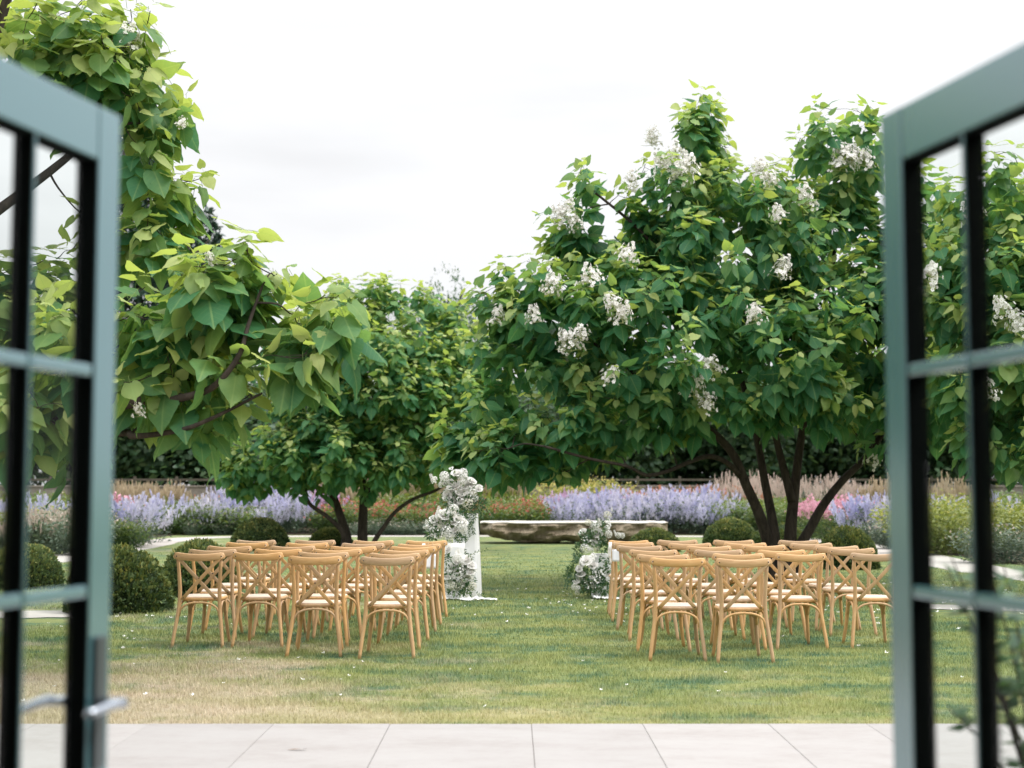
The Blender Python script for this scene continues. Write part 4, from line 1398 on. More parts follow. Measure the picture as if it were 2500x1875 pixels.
low_b = [(355, 1022, 42, 'r'), (488, 1062, 38, 's'), (480, 1120, 40, 'h'), (415, 1238, 56, 'r'), (470, 1275, 40, 'r'), (585, 1150, 48, 'r'), (640, 1215, 42, 'r'), (570, 1225, 42, 'r'), (632, 1292, 46, 'r'), (430, 1355, 28, 'r'), (420, 1472, 46, 'c'), (505, 1478, 46, 'c'), (650, 1470, 48, 'c'), (330, 1342, 38, 'r'), (420, 1140, 34, 'h'), (545, 1400, 30, 'c'), (600, 1350, 26, 'c'), (385, 1420, 26, 'c')]
top_b += [(470, 520, 40, 'r'), (395, 500, 36, 'h'), (370, 560, 38, 'h'), (560, 430, 34, 'r'), (480, 350, 30, 'r'), (610, 300, 34, 'h'), (350, 330, 34, 'h'), (660, 440, 30, 'r'), (500, 180, 36, 'h'), (390, 220, 30, 'r')]
mid_b += [(430, 700, 34, 'r'), (300, 720, 34, 'h'), (270, 690, 26, 'r'), (430, 860, 36, 'h'), (340, 760, 34, 'r'), (420, 600, 34, 'h'), (360, 640, 34, 'r'), (560, 700, 32, 'r'), (240, 640, 28, 'h')]
low_b += [(520, 1180, 34, 'h'), (470, 1330, 34, 'r'), (370, 1300, 32, 'h'), (540, 1320, 30, 'r'), (640, 1380, 30, 'h'), (470, 1180, 32, 'r'), (360, 1480, 30, 'h'), (580, 1440, 28, 'r')]
arrangement('flower_arrangement', 'tall cascade of white roses on top of the tall white plinth', top_b, FD, 4.88, A_OFF,
            [(560, 470, 200, 90, 260), (700, 500, 110, 90, 150), (450, 300, 190, 170, 260), (330, 470, 80, 60, 60), (600, 560, 130, 50, 90)], [(600, 420, 140, 60, 40), (395, 60, 25, 25, 7)],
            [([(700, 480), (800, 520), (860, 600), (890, 660)], 20, 0.045), ([(720, 540), (770, 600), (760, 660)], 14, 0.045), ([(640, 590), (690, 650), (640, 720), (660, 790), (670, 850)], 26, 0.045), ([(600, 600), (640, 700), (600, 790), (630, 880)], 24, 0.045), ([(560, 600), (590, 680), (560, 760)], 16, 0.04)],
            5, (W(1137, 1250, FD + 0.2).x, FD + 0.25, 1.15), lambda y: 0.20)
arrangement('flower_arrangement', 'spreading white roses and hydrangeas on the shorter white plinth', mid_b, FD, 4.88, A_OFF,
            [(300, 740, 190, 120, 260), (180, 850, 80, 60, 110), (440, 830, 110, 90, 130), (420, 640, 150, 80, 130)], [(170, 780, 90, 90, 70), (230, 870, 70, 40, 24), (400, 760, 150, 90, 40)],
            [([(470, 800), (500, 900), (510, 980), (560, 1050), (590, 1100)], 26, 0.045), ([(540, 830), (590, 900), (570, 930)], 12, 0.045), ([(120, 820), (130, 880), (125, 920)], 10, 0.045), ([(440, 880), (500, 940), (490, 1000)], 14, 0.045)],
            6, (W(1110, 1320, FD - 0.15).x, FD - 0.1, 0.76), lambda y: -0.10)
arrangement('flower_arrangement', 'low mound of white roses and fern on the grass before the white plinths', low_b, FD, 4.88, A_OFF,
            [(480, 1380, 180, 160, 420), (540, 1290, 120, 80, 90), (350, 1150, 40, 70, 26), (470, 1530, 150, 50, 110), (590, 1500, 60, 60, 60)], [(560, 1330, 110, 110, 70), (470, 1420, 150, 110, 50), (470, 1100, 40, 70, 30), (730, 1080, 5, 5, 1)],
            [([(600, 1130), (680, 1070), (770, 1045), (850, 1020)], 12, 0.03), ([(700, 1560), (760, 1570), (820, 1590)], 10, 0.04), ([(350, 1080), (345, 1130), (350, 1180)], 8, 0.07), ([(590, 1080), (640, 1120), (645, 1160)], 8, 0.04)],
            8, (W(1110, 1456, FD - 0.5).x, FD - 0.45, 0.0), lambda y: -0.42)
B_OFF = (1370, 1230)
low2 = [(785, 190, 62, 'c'), (855, 85, 26, 's'), (455, 312, 50, 'c'), (565, 385, 70, 'h'), (640, 300, 54, 's'), (360, 460, 50, 'r'), (605, 492, 74, 'r'), (770, 415, 46, 'h'), (800, 510, 58, 'h'), (590, 655, 60, 'r'), (905, 475, 34, 's'), (960, 530, 46, 'h'), (1030, 535, 44, 'h'), (400, 750, 74, 'h'), (500, 775, 50, 'h'), (605, 760, 48, 'c'), (415, 950, 76, 'r'), (540, 1032, 60, 'r'), (545, 865, 40, 'h'), (340, 1172, 64, 'r'), (300, 1090, 46, 'r'), (350, 1020, 36, 'r'),
        (522, 1237, 36, 'r'), (310, 1242, 54, 'h'), (250, 1312, 44, 'r'), (230, 1400, 54, 'h'), (285, 1425, 44, 'h'), (800, 1172, 60, 'r'), (515, 1405, 44, 'c'), (645, 1405, 48, 'c'), (270, 1500, 36, 'h'), (590, 1372, 26, 'r'), (420, 545, 20, 'r'), (740, 620, 30, 'c')]
arrangement('flower_arrangement', 'lower column of white roses and dark greenery beside the aisle card chair', low2, FD, 6.911, B_OFF,
            [(560, 620, 200, 120, 260), (420, 520, 110, 70, 110), (640, 400, 110, 120, 110), (280, 820, 60, 150, 130), (200, 1180, 110, 140, 190), (540, 1250, 240, 190, 420), (470, 1380, 200, 110, 260), (720, 1430, 90, 90, 120), (820, 1050, 70, 90, 90), (700, 740, 90, 70, 60)], [(480, 590, 160, 60, 40), (520, 1330, 150, 110, 70), (640, 1180, 80, 70, 40), (540, 900, 60, 70, 40), (800, 330, 40, 90, 30)],
            [([(150, 1080), (100, 1200), (95, 1330), (70, 1440)], 24, 0.045), ([(260, 640), (250, 780), (230, 900), (200, 1000)], 24, 0.045), ([(770, 250), (720, 370), (690, 470)], 3, 0.06), ([(780, 900), (760, 960), (720, 1060), (705, 1140)], 4, 0.07), ([(640, 880), (680, 930), (690, 1000)], 5, 0.07)],
            9, (W(1462, 1454, FD - 0.2).x, FD - 0.1, 0.0), lambda y: -0.05 if y < 850 else -0.18)

# plinths with their cloth
def plinth(label, x, y, w, dpt, h, flare, seed):
    root = empty('plinth', (x, y, 0)); tag(root, label, 'plinth')
    m = MB(); nz_ = 12; n = 56
    for j in range(nz_ + 1):
        z = h * (1 - j / nz_); t = j / nz_
        for k in range(n):
            q = 2 * math.pi * k / n; c, s_ = math.cos(q), math.sin(q); p = 9
            ux = math.copysign(abs(c) ** (2 / p), c); uy = math.copysign(abs(s_) ** (2 / p), s_)
            fold = 1 + t * 0.045 * math.sin(k * 2.3 + seed) + t * t * 0.03 * math.sin(k * 0.9)
            f = 1 + flare * math.sin(t * 1.35)
            m.v.append((ux * w / 2 * f * fold, uy * dpt / 2 * f * fold, z + (0.001 if j else 0)))
    for j in range(nz_):
        for k in range(n):
            k2 = (k + 1) % n
            m.f.append((j * n + k, (j + 1) * n + k, (j + 1) * n + k2, j * n + k2)); m.m.append(0)
    m.f.append(tuple(range(n))); m.m.append(0)
    m.build('cloth_cover', M_WHITE, root, smooth=True)
    m = MB(); m.box((-w / 2 + 0.015, -dpt / 2 + 0.015, 0), (w / 2 - 0.015, dpt / 2 - 0.015, h - 0.006)); m.build('core', M_WHITE, root, smooth=False)
    return root


plinth('tall white cloth-covered plinth carrying the tall rose cascade', W(1137, 1250, 20.0).x + 0.01, FD + 0.30, 0.32, 0.32, 1.15, 0.30, 1)
plinth('short white plinth in front of the tall one', W(1109, 1323, FD - 0.1).x, FD - 0.10, 0.285, 0.28, 0.755, 0.06, 2)
plinth('low white plinth almost hidden in the lower flower column', W(1472, 1356, FD).x, FD + 0.10, 0.26, 0.28, 0.60, 0.12, 3)


def ground_cloth(label, x0, x1, y0, y1, seed):
    m = MB(); nx_, ny_ = 40, 16
    for j in range(ny_ + 1):
        for i in range(nx_ + 1):
            u, v = i / nx_, j / ny_
            e = 0.5 * (y1 - y0) * mnoise.noise(Vector((u * 3, seed, 0)))
            x = x0 + (x1 - x0) * u; y = y0 + (y1 - y0) * v * (1 - 0.55 * u ** 2) + e * (1 - v)
            z = 0.022 + 0.045 * abs(mnoise.noise(Vector((u * 9, v * 5, seed)))) + 0.03 * abs(mnoise.noise(Vector((u * 17, v * 9, seed + 4))))
            m.v.append((x, y, z * (1 - 0.4 * u)))
    for j in range(ny_):
        for i in range(nx_):
            a = j * (nx_ + 1) + i
            m.f.append((a, a + 1, a + nx_ + 2, a + nx_ + 1)); m.m.append(0)
    o = m.build('ground_cloth', M_WHITE, smooth=True)
    md = o.modifiers.new('thickness', 'SOLIDIFY'); md.thickness = 0.003
    return tag(o, label, 'cloth', 'white cloths trailing on the grass')


ground_cloth('crumpled white cloth trailing onto the grass from the tall plinth', -0.95, -0.20, FD - 0.62, FD - 0.25, 1)
ground_cloth('small white cloth tucked under the lower flower column', 1.10, 1.45, FD - 0.42, FD - 0.10, 7)

# ------------------------------------------------------------------ flower borders: clumps of perennials
M_SAGELEAF = mat_leaf('sage_leaf', [(0, (0.055, 0.085, 0.055, 1)), (1, (0.15, 0.19, 0.13, 1))], (0.15, 0.2, 0.1, 1), 0.25, veins=False)
M_SAGEDARK = mat_leaf('sage_stem_leaf', [(0, (0.040, 0.072, 0.040, 1)), (1, (0.11, 0.155, 0.085, 1))], (0.15, 0.2, 0.1, 1), 0.25, veins=False)
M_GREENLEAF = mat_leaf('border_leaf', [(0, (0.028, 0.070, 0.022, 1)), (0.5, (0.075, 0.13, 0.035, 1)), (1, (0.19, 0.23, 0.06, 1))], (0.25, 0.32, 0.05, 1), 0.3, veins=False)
M_LIMELEAF = mat_leaf('lime_leaf', [(0, (0.09, 0.12, 0.03, 1)), (1, (0.30, 0.32, 0.07, 1))], (0.3, 0.34, 0.05, 1), 0.3, veins=False)
def flw(n, c): return mat_petal(n, c + (1,), 0.35)
def mat_lavender():
    t = NT('lavender_flower')
    f = t.noise(0.9, 3, 0.6, t.pos())
    c = t.ramp(f, [(0.32, (0.44, 0.44, 0.66, 1)), (0.5, (0.56, 0.55, 0.70, 1)), (0.68, (0.66, 0.63, 0.70, 1))])
    p = t.principled(None, 0.7, 0.2); t.l(c, p.inputs['Base Color'])
    tr = t.n('BsdfTranslucent'); t.l(c, tr.inputs['Color'])
    mx = t.n('MixShader'); mx.inputs[0].default_value = 0.35
    t.l(p.outputs[0], mx.inputs[1]); t.l(tr.outputs[0], mx.inputs[2])
    return t.done(mx.outputs[0])


M_LAV = mat_lavender(); M_PINK = flw('pink_flower', (0.66, 0.36, 0.44)); M_RED = flw('red_flower', (0.42, 0.135, 0.095)); M_ORG = flw('orange_flower', (0.56, 0.27, 0.17))
M_TAN = flw('tan_grass_head', (0.46, 0.37, 0.25)); M_YEL = flw('yellow_flower', (0.52, 0.46, 0.15)); M_PALE = flw('pale_pink_head', (0.56, 0.46, 0.39)); M_MAUVE = flw('mauve_pink_flower', (0.58, 0.40, 0.56))


def clump_mesh(name, seed, h, w, n_stem, leafmat, flomat, fl_lo, style, leaf=0.10, fl=0.05, nleaf=420, nfl=300, spread=0.5):
    """One plant clump: upright stems, leaves on the lower part, flowers on the upper."""
    rg = np.random.default_rng(seed)
    V, F, MI, TN = [], [], [], []
    def tri_batch(P, d, nn, S, tmpl, mi, tone):
        R = frames(d, nn); Vt, Ft = tmpl
        X = (np.einsum('nij,vj->nvi', R * S[:, None, None], Vt) + P[:, None, :]).reshape(-1, 3)
        n0 = sum(len(v) for v in V)
        V.append(X); F.append((Ft[None] + (np.arange(len(P)) * len(Vt))[:, None, None]).reshape(-1, 3) + n0)
        MI.append(np.full(len(P) * len(Ft), mi)); TN.append(np.repeat(tone, len(Vt)))
    q = rg.uniform(0, 6.283, n_stem); rr_ = np.sqrt(rg.random(n_stem)) * w * 0.32
    B = np.stack([rr_ * np.cos(q), rr_ * np.sin(q), np.zeros(n_stem)], 1)
    lean = np.stack([np.cos(q), np.sin(q), np.zeros(n_stem)], 1) * (rr_ / (w * 0.32) * spread * w * 0.42)[:, None] + rg.normal(size=(n_stem, 3)) * np.array([1, 1, 0]) * 0.07 * w
    H = h * rg.uniform(0.72, 1.03, n_stem) * (1 - 0.22 * (rr_ / (w * 0.32)) ** 2)
    def on(k, t):
        p = B[k] + lean[k] * (t ** 1.4)[:, None]; p[:, 2] = H[k] * t; return p
    tl = (np.array([(0, 0, 0), (0.4, 0.22, 0.05), (0.4, -0.22, 0.05), (1, 0, -0.12)], np.float32), np.array([(0, 2, 1), (1, 2, 3)], np.int32))
    blade = (np.array([(0, -0.03, 0), (0, 0.03, 0), (0.6, 0.022, 0.05), (1, 0, -0.05)], np.float32), np.array([(0, 1, 2), (0, 2, 3)], np.int32))
    quad = (np.array([(-0.5, -0.4, 0), (0.5, -0.4, 0.1), (0.5, 0.4, 0), (-0.5, 0.4, 0.1)], np.float32), np.array([(0, 1, 2), (0, 2, 3)], np.int32))
    # stems as thin blades
    k = np.arange(n_stem); d = lean.copy(); d[:, 2] = H
    tri_batch(B.copy(), d, rg.normal(size=(n_stem, 3)), np.linalg.norm(d, axis=1), (np.array([(0, -0.006, 0), (0, 0.006, 0), (1, 0, 0)], np.float32), np.array([(0, 1, 2)], np.int32)), 0, np.full(n_stem, 0.3))
    k = rg.integers(0, n_stem, nleaf); t = rg.random(nleaf) ** (0.8) * (0.98 if style == 'bush' else 0.85)
    P = on(k, t); az = rg.uniform(0, 6.283, nleaf)
    if style == 'grass':
        d = np.stack([np.cos(az) * 0.5, np.sin(az) * 0.5, rg.uniform(0.3, 1.2, nleaf)], 1); P[:, 2] *= 0.55
        tri_batch(P, d, rg.normal(size=(nleaf, 3)), leaf * rg.uniform(0.7, 1.3, nleaf), blade, 0, rg.random(nleaf))
    else:
        d = np.stack([np.cos(az), np.sin(az), rg.uniform(-0.4, 0.8, nleaf)], 1)
        P += d * np.array([1, 1, 0.3]) * (w * 0.10)
        P[:, 2] = np.maximum(P[:, 2], 0.03)
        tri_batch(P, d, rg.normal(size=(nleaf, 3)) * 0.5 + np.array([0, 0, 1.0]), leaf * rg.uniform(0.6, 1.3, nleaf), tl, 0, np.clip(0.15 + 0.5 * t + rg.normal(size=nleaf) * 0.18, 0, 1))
    if nfl:
        k = rg.integers(0, n_stem, nfl)
        t = fl_lo + (1.04 - fl_lo) * rg.random(nfl) ** (0.8 if style in ('plume', 'grass') else 0.5)
        P = on(k, t); az = rg.uniform(0, 6.283, nfl)
        if style == 'plume':
            off = (1.08 - t) * 0.26 * rg.random(nfl)
            P += np.stack([np.cos(az) * off, np.sin(az) * off, off * 0.5], 1)
            d = np.stack([np.cos(az) * 0.35, np.sin(az) * 0.35, np.ones(nfl)], 1); sc = fl * rg.uniform(0.7, 1.6, nfl)
            tri_batch(P, d, rg.normal(size=(nfl, 3)), sc, (quad[0] * np.array([1.5, 0.6, 1], np.float32), quad[1]), 1, rg.random(nfl))
        elif style == 'grass':
            d = np.stack([np.cos(az) * 0.12, np.sin(az) * 0.12, np.ones(nfl)], 1)
            tri_batch(P, d, rg.normal(size=(nfl, 3)), fl * rg.uniform(0.7, 1.5, nfl), (quad[0] * np.array([2.4, 0.45, 1], np.float32), quad[1]), 1, rg.random(nfl))
        else:
            P += rg.normal(size=(nfl, 3)) * 0.035
            d = rg.normal(size=(nfl, 3)); sc = fl * rg.uniform(0.7, 1.4, nfl)
            tri_batch(P, d, np.array([0, -0.3, 1.0]) + rg.normal(size=(nfl, 3)) * 0.6, sc, quad, 1, rg.random(nfl))
    return np_mesh(name, np.concatenate(V), np.concatenate(F), [leafmat, flomat], None, np.concatenate(TN), np.concatenate(MI), smooth=False)


KINDS = {}
def kind(key, n=3, **kw):
    KINDS[key] = [clump_mesh(key, 100 + 7 * i + len(key), **kw) for i in range(n)]


kind('russian_sage', h=1.30, w=1.35, n_stem=34, leafmat=M_SAGEDARK, flomat=M_LAV, fl_lo=0.38, style='plume', leaf=0.11, fl=0.062, nleaf=520, nfl=620, spread=1.0)
kind('sneezeweed', h=1.05, w=1.2, n_stem=60, leafmat=M_GREENLEAF, flomat=M_RED, fl_lo=0.66, style='daisy', leaf=0.12, fl=0.055, nleaf=1000, nfl=70, spread=0.6)
kind('orange_perennial', h=1.15, w=1.2, n_stem=60, leafmat=M_GREENLEAF, flomat=M_ORG, fl_lo=0.6, style='plume', leaf=0.11, fl=0.060, nleaf=600, nfl=320, spread=0.6)
kind('tall_phlox', h=1.2, w=1.1, n_stem=45, leafmat=M_GREENLEAF, flomat=M_PINK, fl_lo=0.78, style='daisy', leaf=0.11, fl=0.075, nleaf=600, nfl=240, spread=0.6)
kind('mauve_phlox', h=1.15, w=1.1, n_stem=45, leafmat=M_SAGELEAF, flomat=M_MAUVE, fl_lo=0.6, style='plume', leaf=0.11, fl=0.07, nleaf=500, nfl=420, spread=0.7)
kind('ornamental_grass', h=1.55, w=1.1, n_stem=110, leafmat=M_LIMELEAF, flomat=M_TAN, fl_lo=0.62, style='grass', leaf=0.6, fl=0.075, nleaf=420, nfl=520, spread=0.45)
kind('pale_grass', h=1.35, w=1.1, n_stem=110, leafmat=M_SAGELEAF, flomat=M_PALE, fl_lo=0.5, style='grass', leaf=0.55, fl=0.075, nleaf=360, nfl=560, spread=0.5)
kind('yellow_bush', h=1.30, w=1.6, n_stem=60, leafmat=M_LIMELEAF, flomat=M_YEL, fl_lo=0.7, style='bush', leaf=0.13, fl=0.07, nleaf=1000, nfl=170, spread=0.9)
kind('green_bush', h=1.05, w=1.5, n_stem=50, leafmat=M_GREENLEAF, flomat=M_PALE, fl_lo=0.8, style='bush', leaf=0.13, fl=0.04, nleaf=1300, nfl=20, spread=0.9)
kind('lime_bush', h=1.0, w=1.5, n_stem=50, leafmat=M_LIMELEAF, flomat=M_YEL, fl_lo=0.85, style='bush', leaf=0.11, fl=0.035, nleaf=1300, nfl=40, spread=0.9)
kind('silver_bush', h=0.75, w=1.2, n_stem=60, leafmat=M_SAGELEAF, flomat=M_PALE, fl_lo=0.7, style='bush', leaf=0.09, fl=0.035, nleaf=1100, nfl=60, spread=0.9)

rb = random.Random(21)
NPL = 0
PLACED = {}


def mesh_arrays(me):
    n = len(me.vertices); V = np.empty(n * 3, np.float32); me.vertices.foreach_get('co', V)
    F = np.empty(len(me.polygons) * 3, np.int32); me.polygons.foreach_get('vertices', F)
    MI = np.empty(len(me.polygons), np.int32); me.polygons.foreach_get('material_index', MI)
    T = np.empty(n, np.float32); me.attributes['tone'].data.foreach_get('value', T)
    return V.reshape(-1, 3), F.reshape(-1, 3), MI, T


ARR = {k: [mesh_arrays(me) for me in v] for k, v in KINDS.items()}


def drift(key, label, pts, group, s0=0.85, s1=1.15, z_sc=1.0, jit=0.25):
    """A drift of one perennial: the clumps grow into each other, so the drift is one mass; one to three loose clumps stay plants of their own."""
    global NPL
    Vs, Fs, Ms, Ts, n0 = [], [], [], [], 0
    for (x, y) in pts:
        x += rb.uniform(-jit, jit); y += rb.uniform(-jit, jit)
        s = rb.uniform(s0, s1); sz = s * z_sc * rb.uniform(0.92, 1.08); q = rb.uniform(0, 6.283)
        V, F, MI, T = ARR[key][NPL % len(ARR[key])]; NPL += 1
        c, sn = math.cos(q) * s, math.sin(q) * s
        X = np.stack([V[:, 0] * c - V[:, 1] * sn + x, V[:, 0] * sn + V[:, 1] * c + y, V[:, 2] * sz + ground_z(y) + 0.01], 1)
        Vs.append(X); Fs.append(F + n0); Ms.append(MI); Ts.append(T); n0 += len(V)
    me0 = KINDS[key][0]
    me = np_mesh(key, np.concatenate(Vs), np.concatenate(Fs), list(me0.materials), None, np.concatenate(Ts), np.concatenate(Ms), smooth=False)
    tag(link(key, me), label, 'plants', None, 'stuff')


def row(px0, px1, d, n, dd=0.0):
    """n places evenly between two photograph columns at depth d."""
    return [(W(px0 + (px1 - px0) * (i + 0.5) / n, 1200, d).x, d + dd * math.sin(i * 2.4)) for i in range(n)]


# back border, from the path backwards (left to right)
drift('russian_sage', 'drift of pale blue Russian sage behind the dark pointed yew dome', row(400, 520, 48.8, 2, 0.5) + row(520, 760, 48.7, 5, 0.5) + row(480, 780, 50.2, 6, 0.5), 'blue sage behind the pointed dome', s0=0.7, s1=1.2, z_sc=1.12, jit=0.45)
drift('russian_sage', 'long drift of lavender-blue Russian sage behind the stone bench', row(1365, 1755, 48.9, 9, 0.2) + row(1355, 1780, 50.2, 9, 0.3) + row(1380, 1760, 51.4, 7, 0.3), 'blue sage behind the stone bench', s0=0.62, s1=1.28, jit=0.5)
drift('russian_sage', 'blue Russian sage at the corner of the path, under pink flowers', row(240, 390, 38.6, 3, 0.4) + row(235, 380, 41.5, 3, 0.4), 'blue sage at the path corner', z_sc=1.0)
drift('russian_sage', 'pale blue Russian sage behind the outer chairs, near the dark dome', row(2080, 2190, 40.5, 3, 0.4) + row(2200, 2420, 43.0, 6, 0.5), 'blue sage beside the door without a handle')
drift('russian_sage', 'blue Russian sage seen between the bars of the handled door', row(20, 230, 44.0, 5, 0.5), 'blue sage behind the handled door')
drift('sneezeweed', 'leafy drift dotted with red flowers between plinth and mid-sized catalpa', row(880, 1100, 48.8, 6, 0.3) + row(870, 1110, 50.2, 6, 0.3), 'red flowered clumps by the tall plinth', z_sc=1.05)
drift('sneezeweed', 'red flowered drift behind the end of the stone bench near the plinth', row(1110, 1350, 49.0, 6, 0.3) + row(1110, 1340, 50.4, 6, 0.4), 'red flowered clumps behind the bench')
drift('silver_bush', 'small grey-green edging plants along the back path', row(470, 560, 48.0, 2) + row(860, 1060, 47.95, 5), 'edging clumps along the back path', s0=0.55, s1=0.8)
drift('sneezeweed', 'red and green clump between two drifts of blue sage', row(760, 870, 49.2, 3, 0.3), 'red clumps behind the thin catalpa stem')
drift('orange_perennial', 'orange-red flower drift behind the blue sage and stone bench', row(1480, 1860, 54.2, 10, 0.6) + row(1500, 1840, 55.8, 9, 0.5), 'orange flowers behind the bench', s0=0.95, s1=1.2)
drift('mauve_phlox', 'pale pink flowers just behind the long blue sage drift', row(1330, 1440, 52.6, 4, 0.4) + row(1470, 1590, 52.9, 4, 0.4), 'pale pink clumps behind the sage', s0=0.95, s1=1.15)
drift('tall_phlox', 'bright pink phlox seen past the slanting tree stem', row(1975, 2120, 43.5, 5, 0.8) + row(1960, 2060, 46, 3, 0.6), 'pink phlox beyond the stems', s0=0.9, s1=1.1)
drift('tall_phlox', 'pink phlox peeping over the blue sage at the path corner', row(255, 310, 41.0, 2, 0.2), 'pink phlox at the path corner', s0=1.05, s1=1.2)
drift('mauve_phlox', 'soft pink flowers between the stems of the mid-sized catalpa', row(700, 830, 52.0, 5, 0.4), 'soft pink clumps among the stems', s0=1.0, s1=1.2)
drift('yellow_bush', 'yellow flowering bushes behind the pink flowers and bench', row(1375, 1500, 56.0, 4, 0.3), 'yellow bushes behind the bench', s0=1.1, s1=1.3)
drift('lime_bush', 'lime-green bushes behind the red flowers, below the hanging branch', row(1260, 1400, 54.5, 5, 0.4) + row(1300, 1440, 52.6, 3, 0.3), 'lime bushes under the branch', s0=0.9, s1=1.15)
drift('green_bush', 'mid-green leafy planting filling the middle of the border', row(395, 620, 48.9, 6, 0.5) + row(380, 700, 51.4, 8, 0.5) + row(860, 1260, 52.4, 10, 0.6) + row(1640, 2060, 52.2, 11, 0.8) + row(1760, 1990, 49.3, 5, 0.4) + row(1400, 1760, 53.4, 7, 0.4) + row(900, 1250, 53.8, 8, 0.5) + row(560, 880, 54.0, 7, 0.5), 'green clumps across the border', s0=0.9, s1=1.2)
drift('ornamental_grass', 'tall tan ornamental grasses at the back, beyond the pointed dome', row(250, 430, 54.0, 8, 0.5) + row(230, 440, 50.5, 5, 0.6), 'tan grasses at the back, door side', s0=0.85, s1=1.1)
drift('ornamental_grass', 'tan ornamental grass behind the red flowers and tall plinth', row(780, 1260, 55.0, 16, 0.6) + row(800, 1240, 57.0, 13, 0.6), 'tan grasses behind the plinth', s0=0.95, s1=1.2)
drift('pale_grass', 'pale pink feathery grass at the back beyond the tree stems', row(1720, 2150, 56.5, 11, 0.9) + row(1780, 2150, 54.2, 6, 0.9), 'pale grasses beyond the stems', s0=1.0, s1=1.25)
drift('pale_grass', 'pale feathery grass beside the path, behind the handled door', row(10, 120, 33.5, 3, 0.4) + row(110, 180, 35.5, 2, 0.3), 'pale grasses behind the handled door', s0=0.8, s1=1.0, z_sc=0.8)
drift('orange_perennial', 'small orange flowers among the grasses behind the pointed dome', row(400, 650, 52.8, 6, 0.5), 'orange clumps behind the dome', s0=0.85, s1=1.05)
drift('lime_bush', 'lime-green bush behind the bars of the handled door', row(20, 220, 39.5, 4, 0.6) + row(40, 230, 47.5, 4, 0.6), 'lime bushes behind the handled door', s0=0.95, s1=1.2)
drift('silver_bush', 'grey-green bush beside the path behind the handled door', row(130, 200, 33.2, 2, 0.2) + row(140, 220, 36.6, 2, 0.2), 'silvery bushes behind the handled door', s0=1.1, s1=1.4, z_sc=1.2)
drift('green_bush', 'green leafy plants at the path corner under the blue sage', row(258, 345, 37.2, 2, 0.2), 'green clumps at the path corner', s0=0.7, s1=0.8)
drift('lime_bush', 'lime-green bush beside the path behind the door without a handle', row(2250, 2345, 33.5, 3, 0.5) + row(2370, 2480, 36.0, 3, 0.5) + row(2240, 2470, 39.0, 5, 0.5), 'lime bushes behind the door without a handle', s0=1.05, s1=1.3, z_sc=1.15)
drift('silver_bush', 'silvery low plant at the path edge behind the plain door', row(2405, 2490, 29.0, 2, 0.2) + row(2150, 2230, 36.5, 2, 0.3), 'silver plants at the path edge', s0=1.0, s1=1.2)
drift('ornamental_grass', 'tan grass at the back behind the door without a handle', row(2230, 2360, 47.5, 5, 0.6) + row(2100, 2230, 49.0, 4, 0.5), 'tan grasses, plain door side', s0=1.0, s1=1.25)
drift('green_bush', 'mid-green bush at the back behind the plain door', row(2380, 2520, 46.0, 5, 0.6) + row(2140, 2300, 51.5, 5, 0.6) + row(2300, 2500, 53.5, 6, 0.5), 'green bushes, plain door side', s0=1.1, s1=1.4)
drift('green_bush', 'mid-green bush at the back behind the handled door', row(0, 240, 51.0, 6, 0.6), 'green bushes, handled door side', s0=1.1, s1=1.4)

# ------------------------------------------------------------------ low stone wall behind the border, and a wooden fence
M_WALLST = mat_plain('grey_wall_stone', (0.22, 0.19, 0.165, 1), 0.9, 0.1, var=0.25, scale=3, bump=0.4)
wall = empty('garden_wall', (0, 64, ground_z(64))); tag(wall, 'low weathered stone wall along the back of the flower border', 'wall')
m = MB(); m.box((-34, -0.20, -0.1), (34, 0.20, 0.80)); m.build('wall_body', M_WALLST, wall, smooth=False)
for i in range(34):
    w = 2.0
    m = MB(); m.box((-34 + i * w + 0.008, -0.26, 0.804), (-34 + (i + 1) * w - 0.008, 0.26, 0.88 + random.uniform(-0.004, 0.008))); m.build('coping_stone', M_WALLST, wall, smooth=False, bevel=0.012)
M_FENCE = mat_plain('weathered_timber', (0.10, 0.085, 0.07, 1), 0.9, 0.1, var=0.25, scale=4)
fence = empty('post_and_rail_fence', (0, 68, ground_z(68))); tag(fence, 'weathered post and rail fence beyond the low stone wall', 'fence')
for i in range(31):
    x = -30 + i * 2.0
    m = MB(); m.box((x - 0.06, -0.06, -0.1), (x + 0.06, 0.06, 1.28)); m.build('post', M_FENCE, fence, smooth=False, bevel=0.01)
for z in (0.70, 1.12):
    for i in range(15):
        m = MB(); m.box((-30 + i * 4 + 0.01, -0.10, z - 0.05), (-26 + i * 4 - 0.01, -0.062, z + 0.05)); m.build('rail', M_FENCE, fence, smooth=False)

# ------------------------------------------------------------------ background trees
M_FAR = mat_leaf('far_leaf', [(0, (0.034, 0.072, 0.040, 1)), (0.5, (0.060, 0.112, 0.056, 1)), (1, (0.12, 0.17, 0.075, 1))], (0.18, 0.28, 0.07, 1), 0.32, veins=False)
M_PINE = mat_leaf('conifer_needles', [(0, (0.018, 0.040, 0.028, 1)), (0.5, (0.035, 0.070, 0.050, 1)), (1, (0.07, 0.115, 0.085, 1))], (0.1, 0.16, 0.08, 1), 0.1, veins=False)
CARD = [(np.array([(0, 0, 0), (0.35, 0.32, 0.06), (0.35, -0.32, 0.06), (0.8, 0.22, -0.02), (0.8, -0.22, -0.02), (1.1, 0, -0.1)], np.float32), np.array([(0, 2, 1), (1, 2, 4), (1, 4, 3), (3, 4, 5)], np.int32), np.zeros((6, 2), np.float32))]


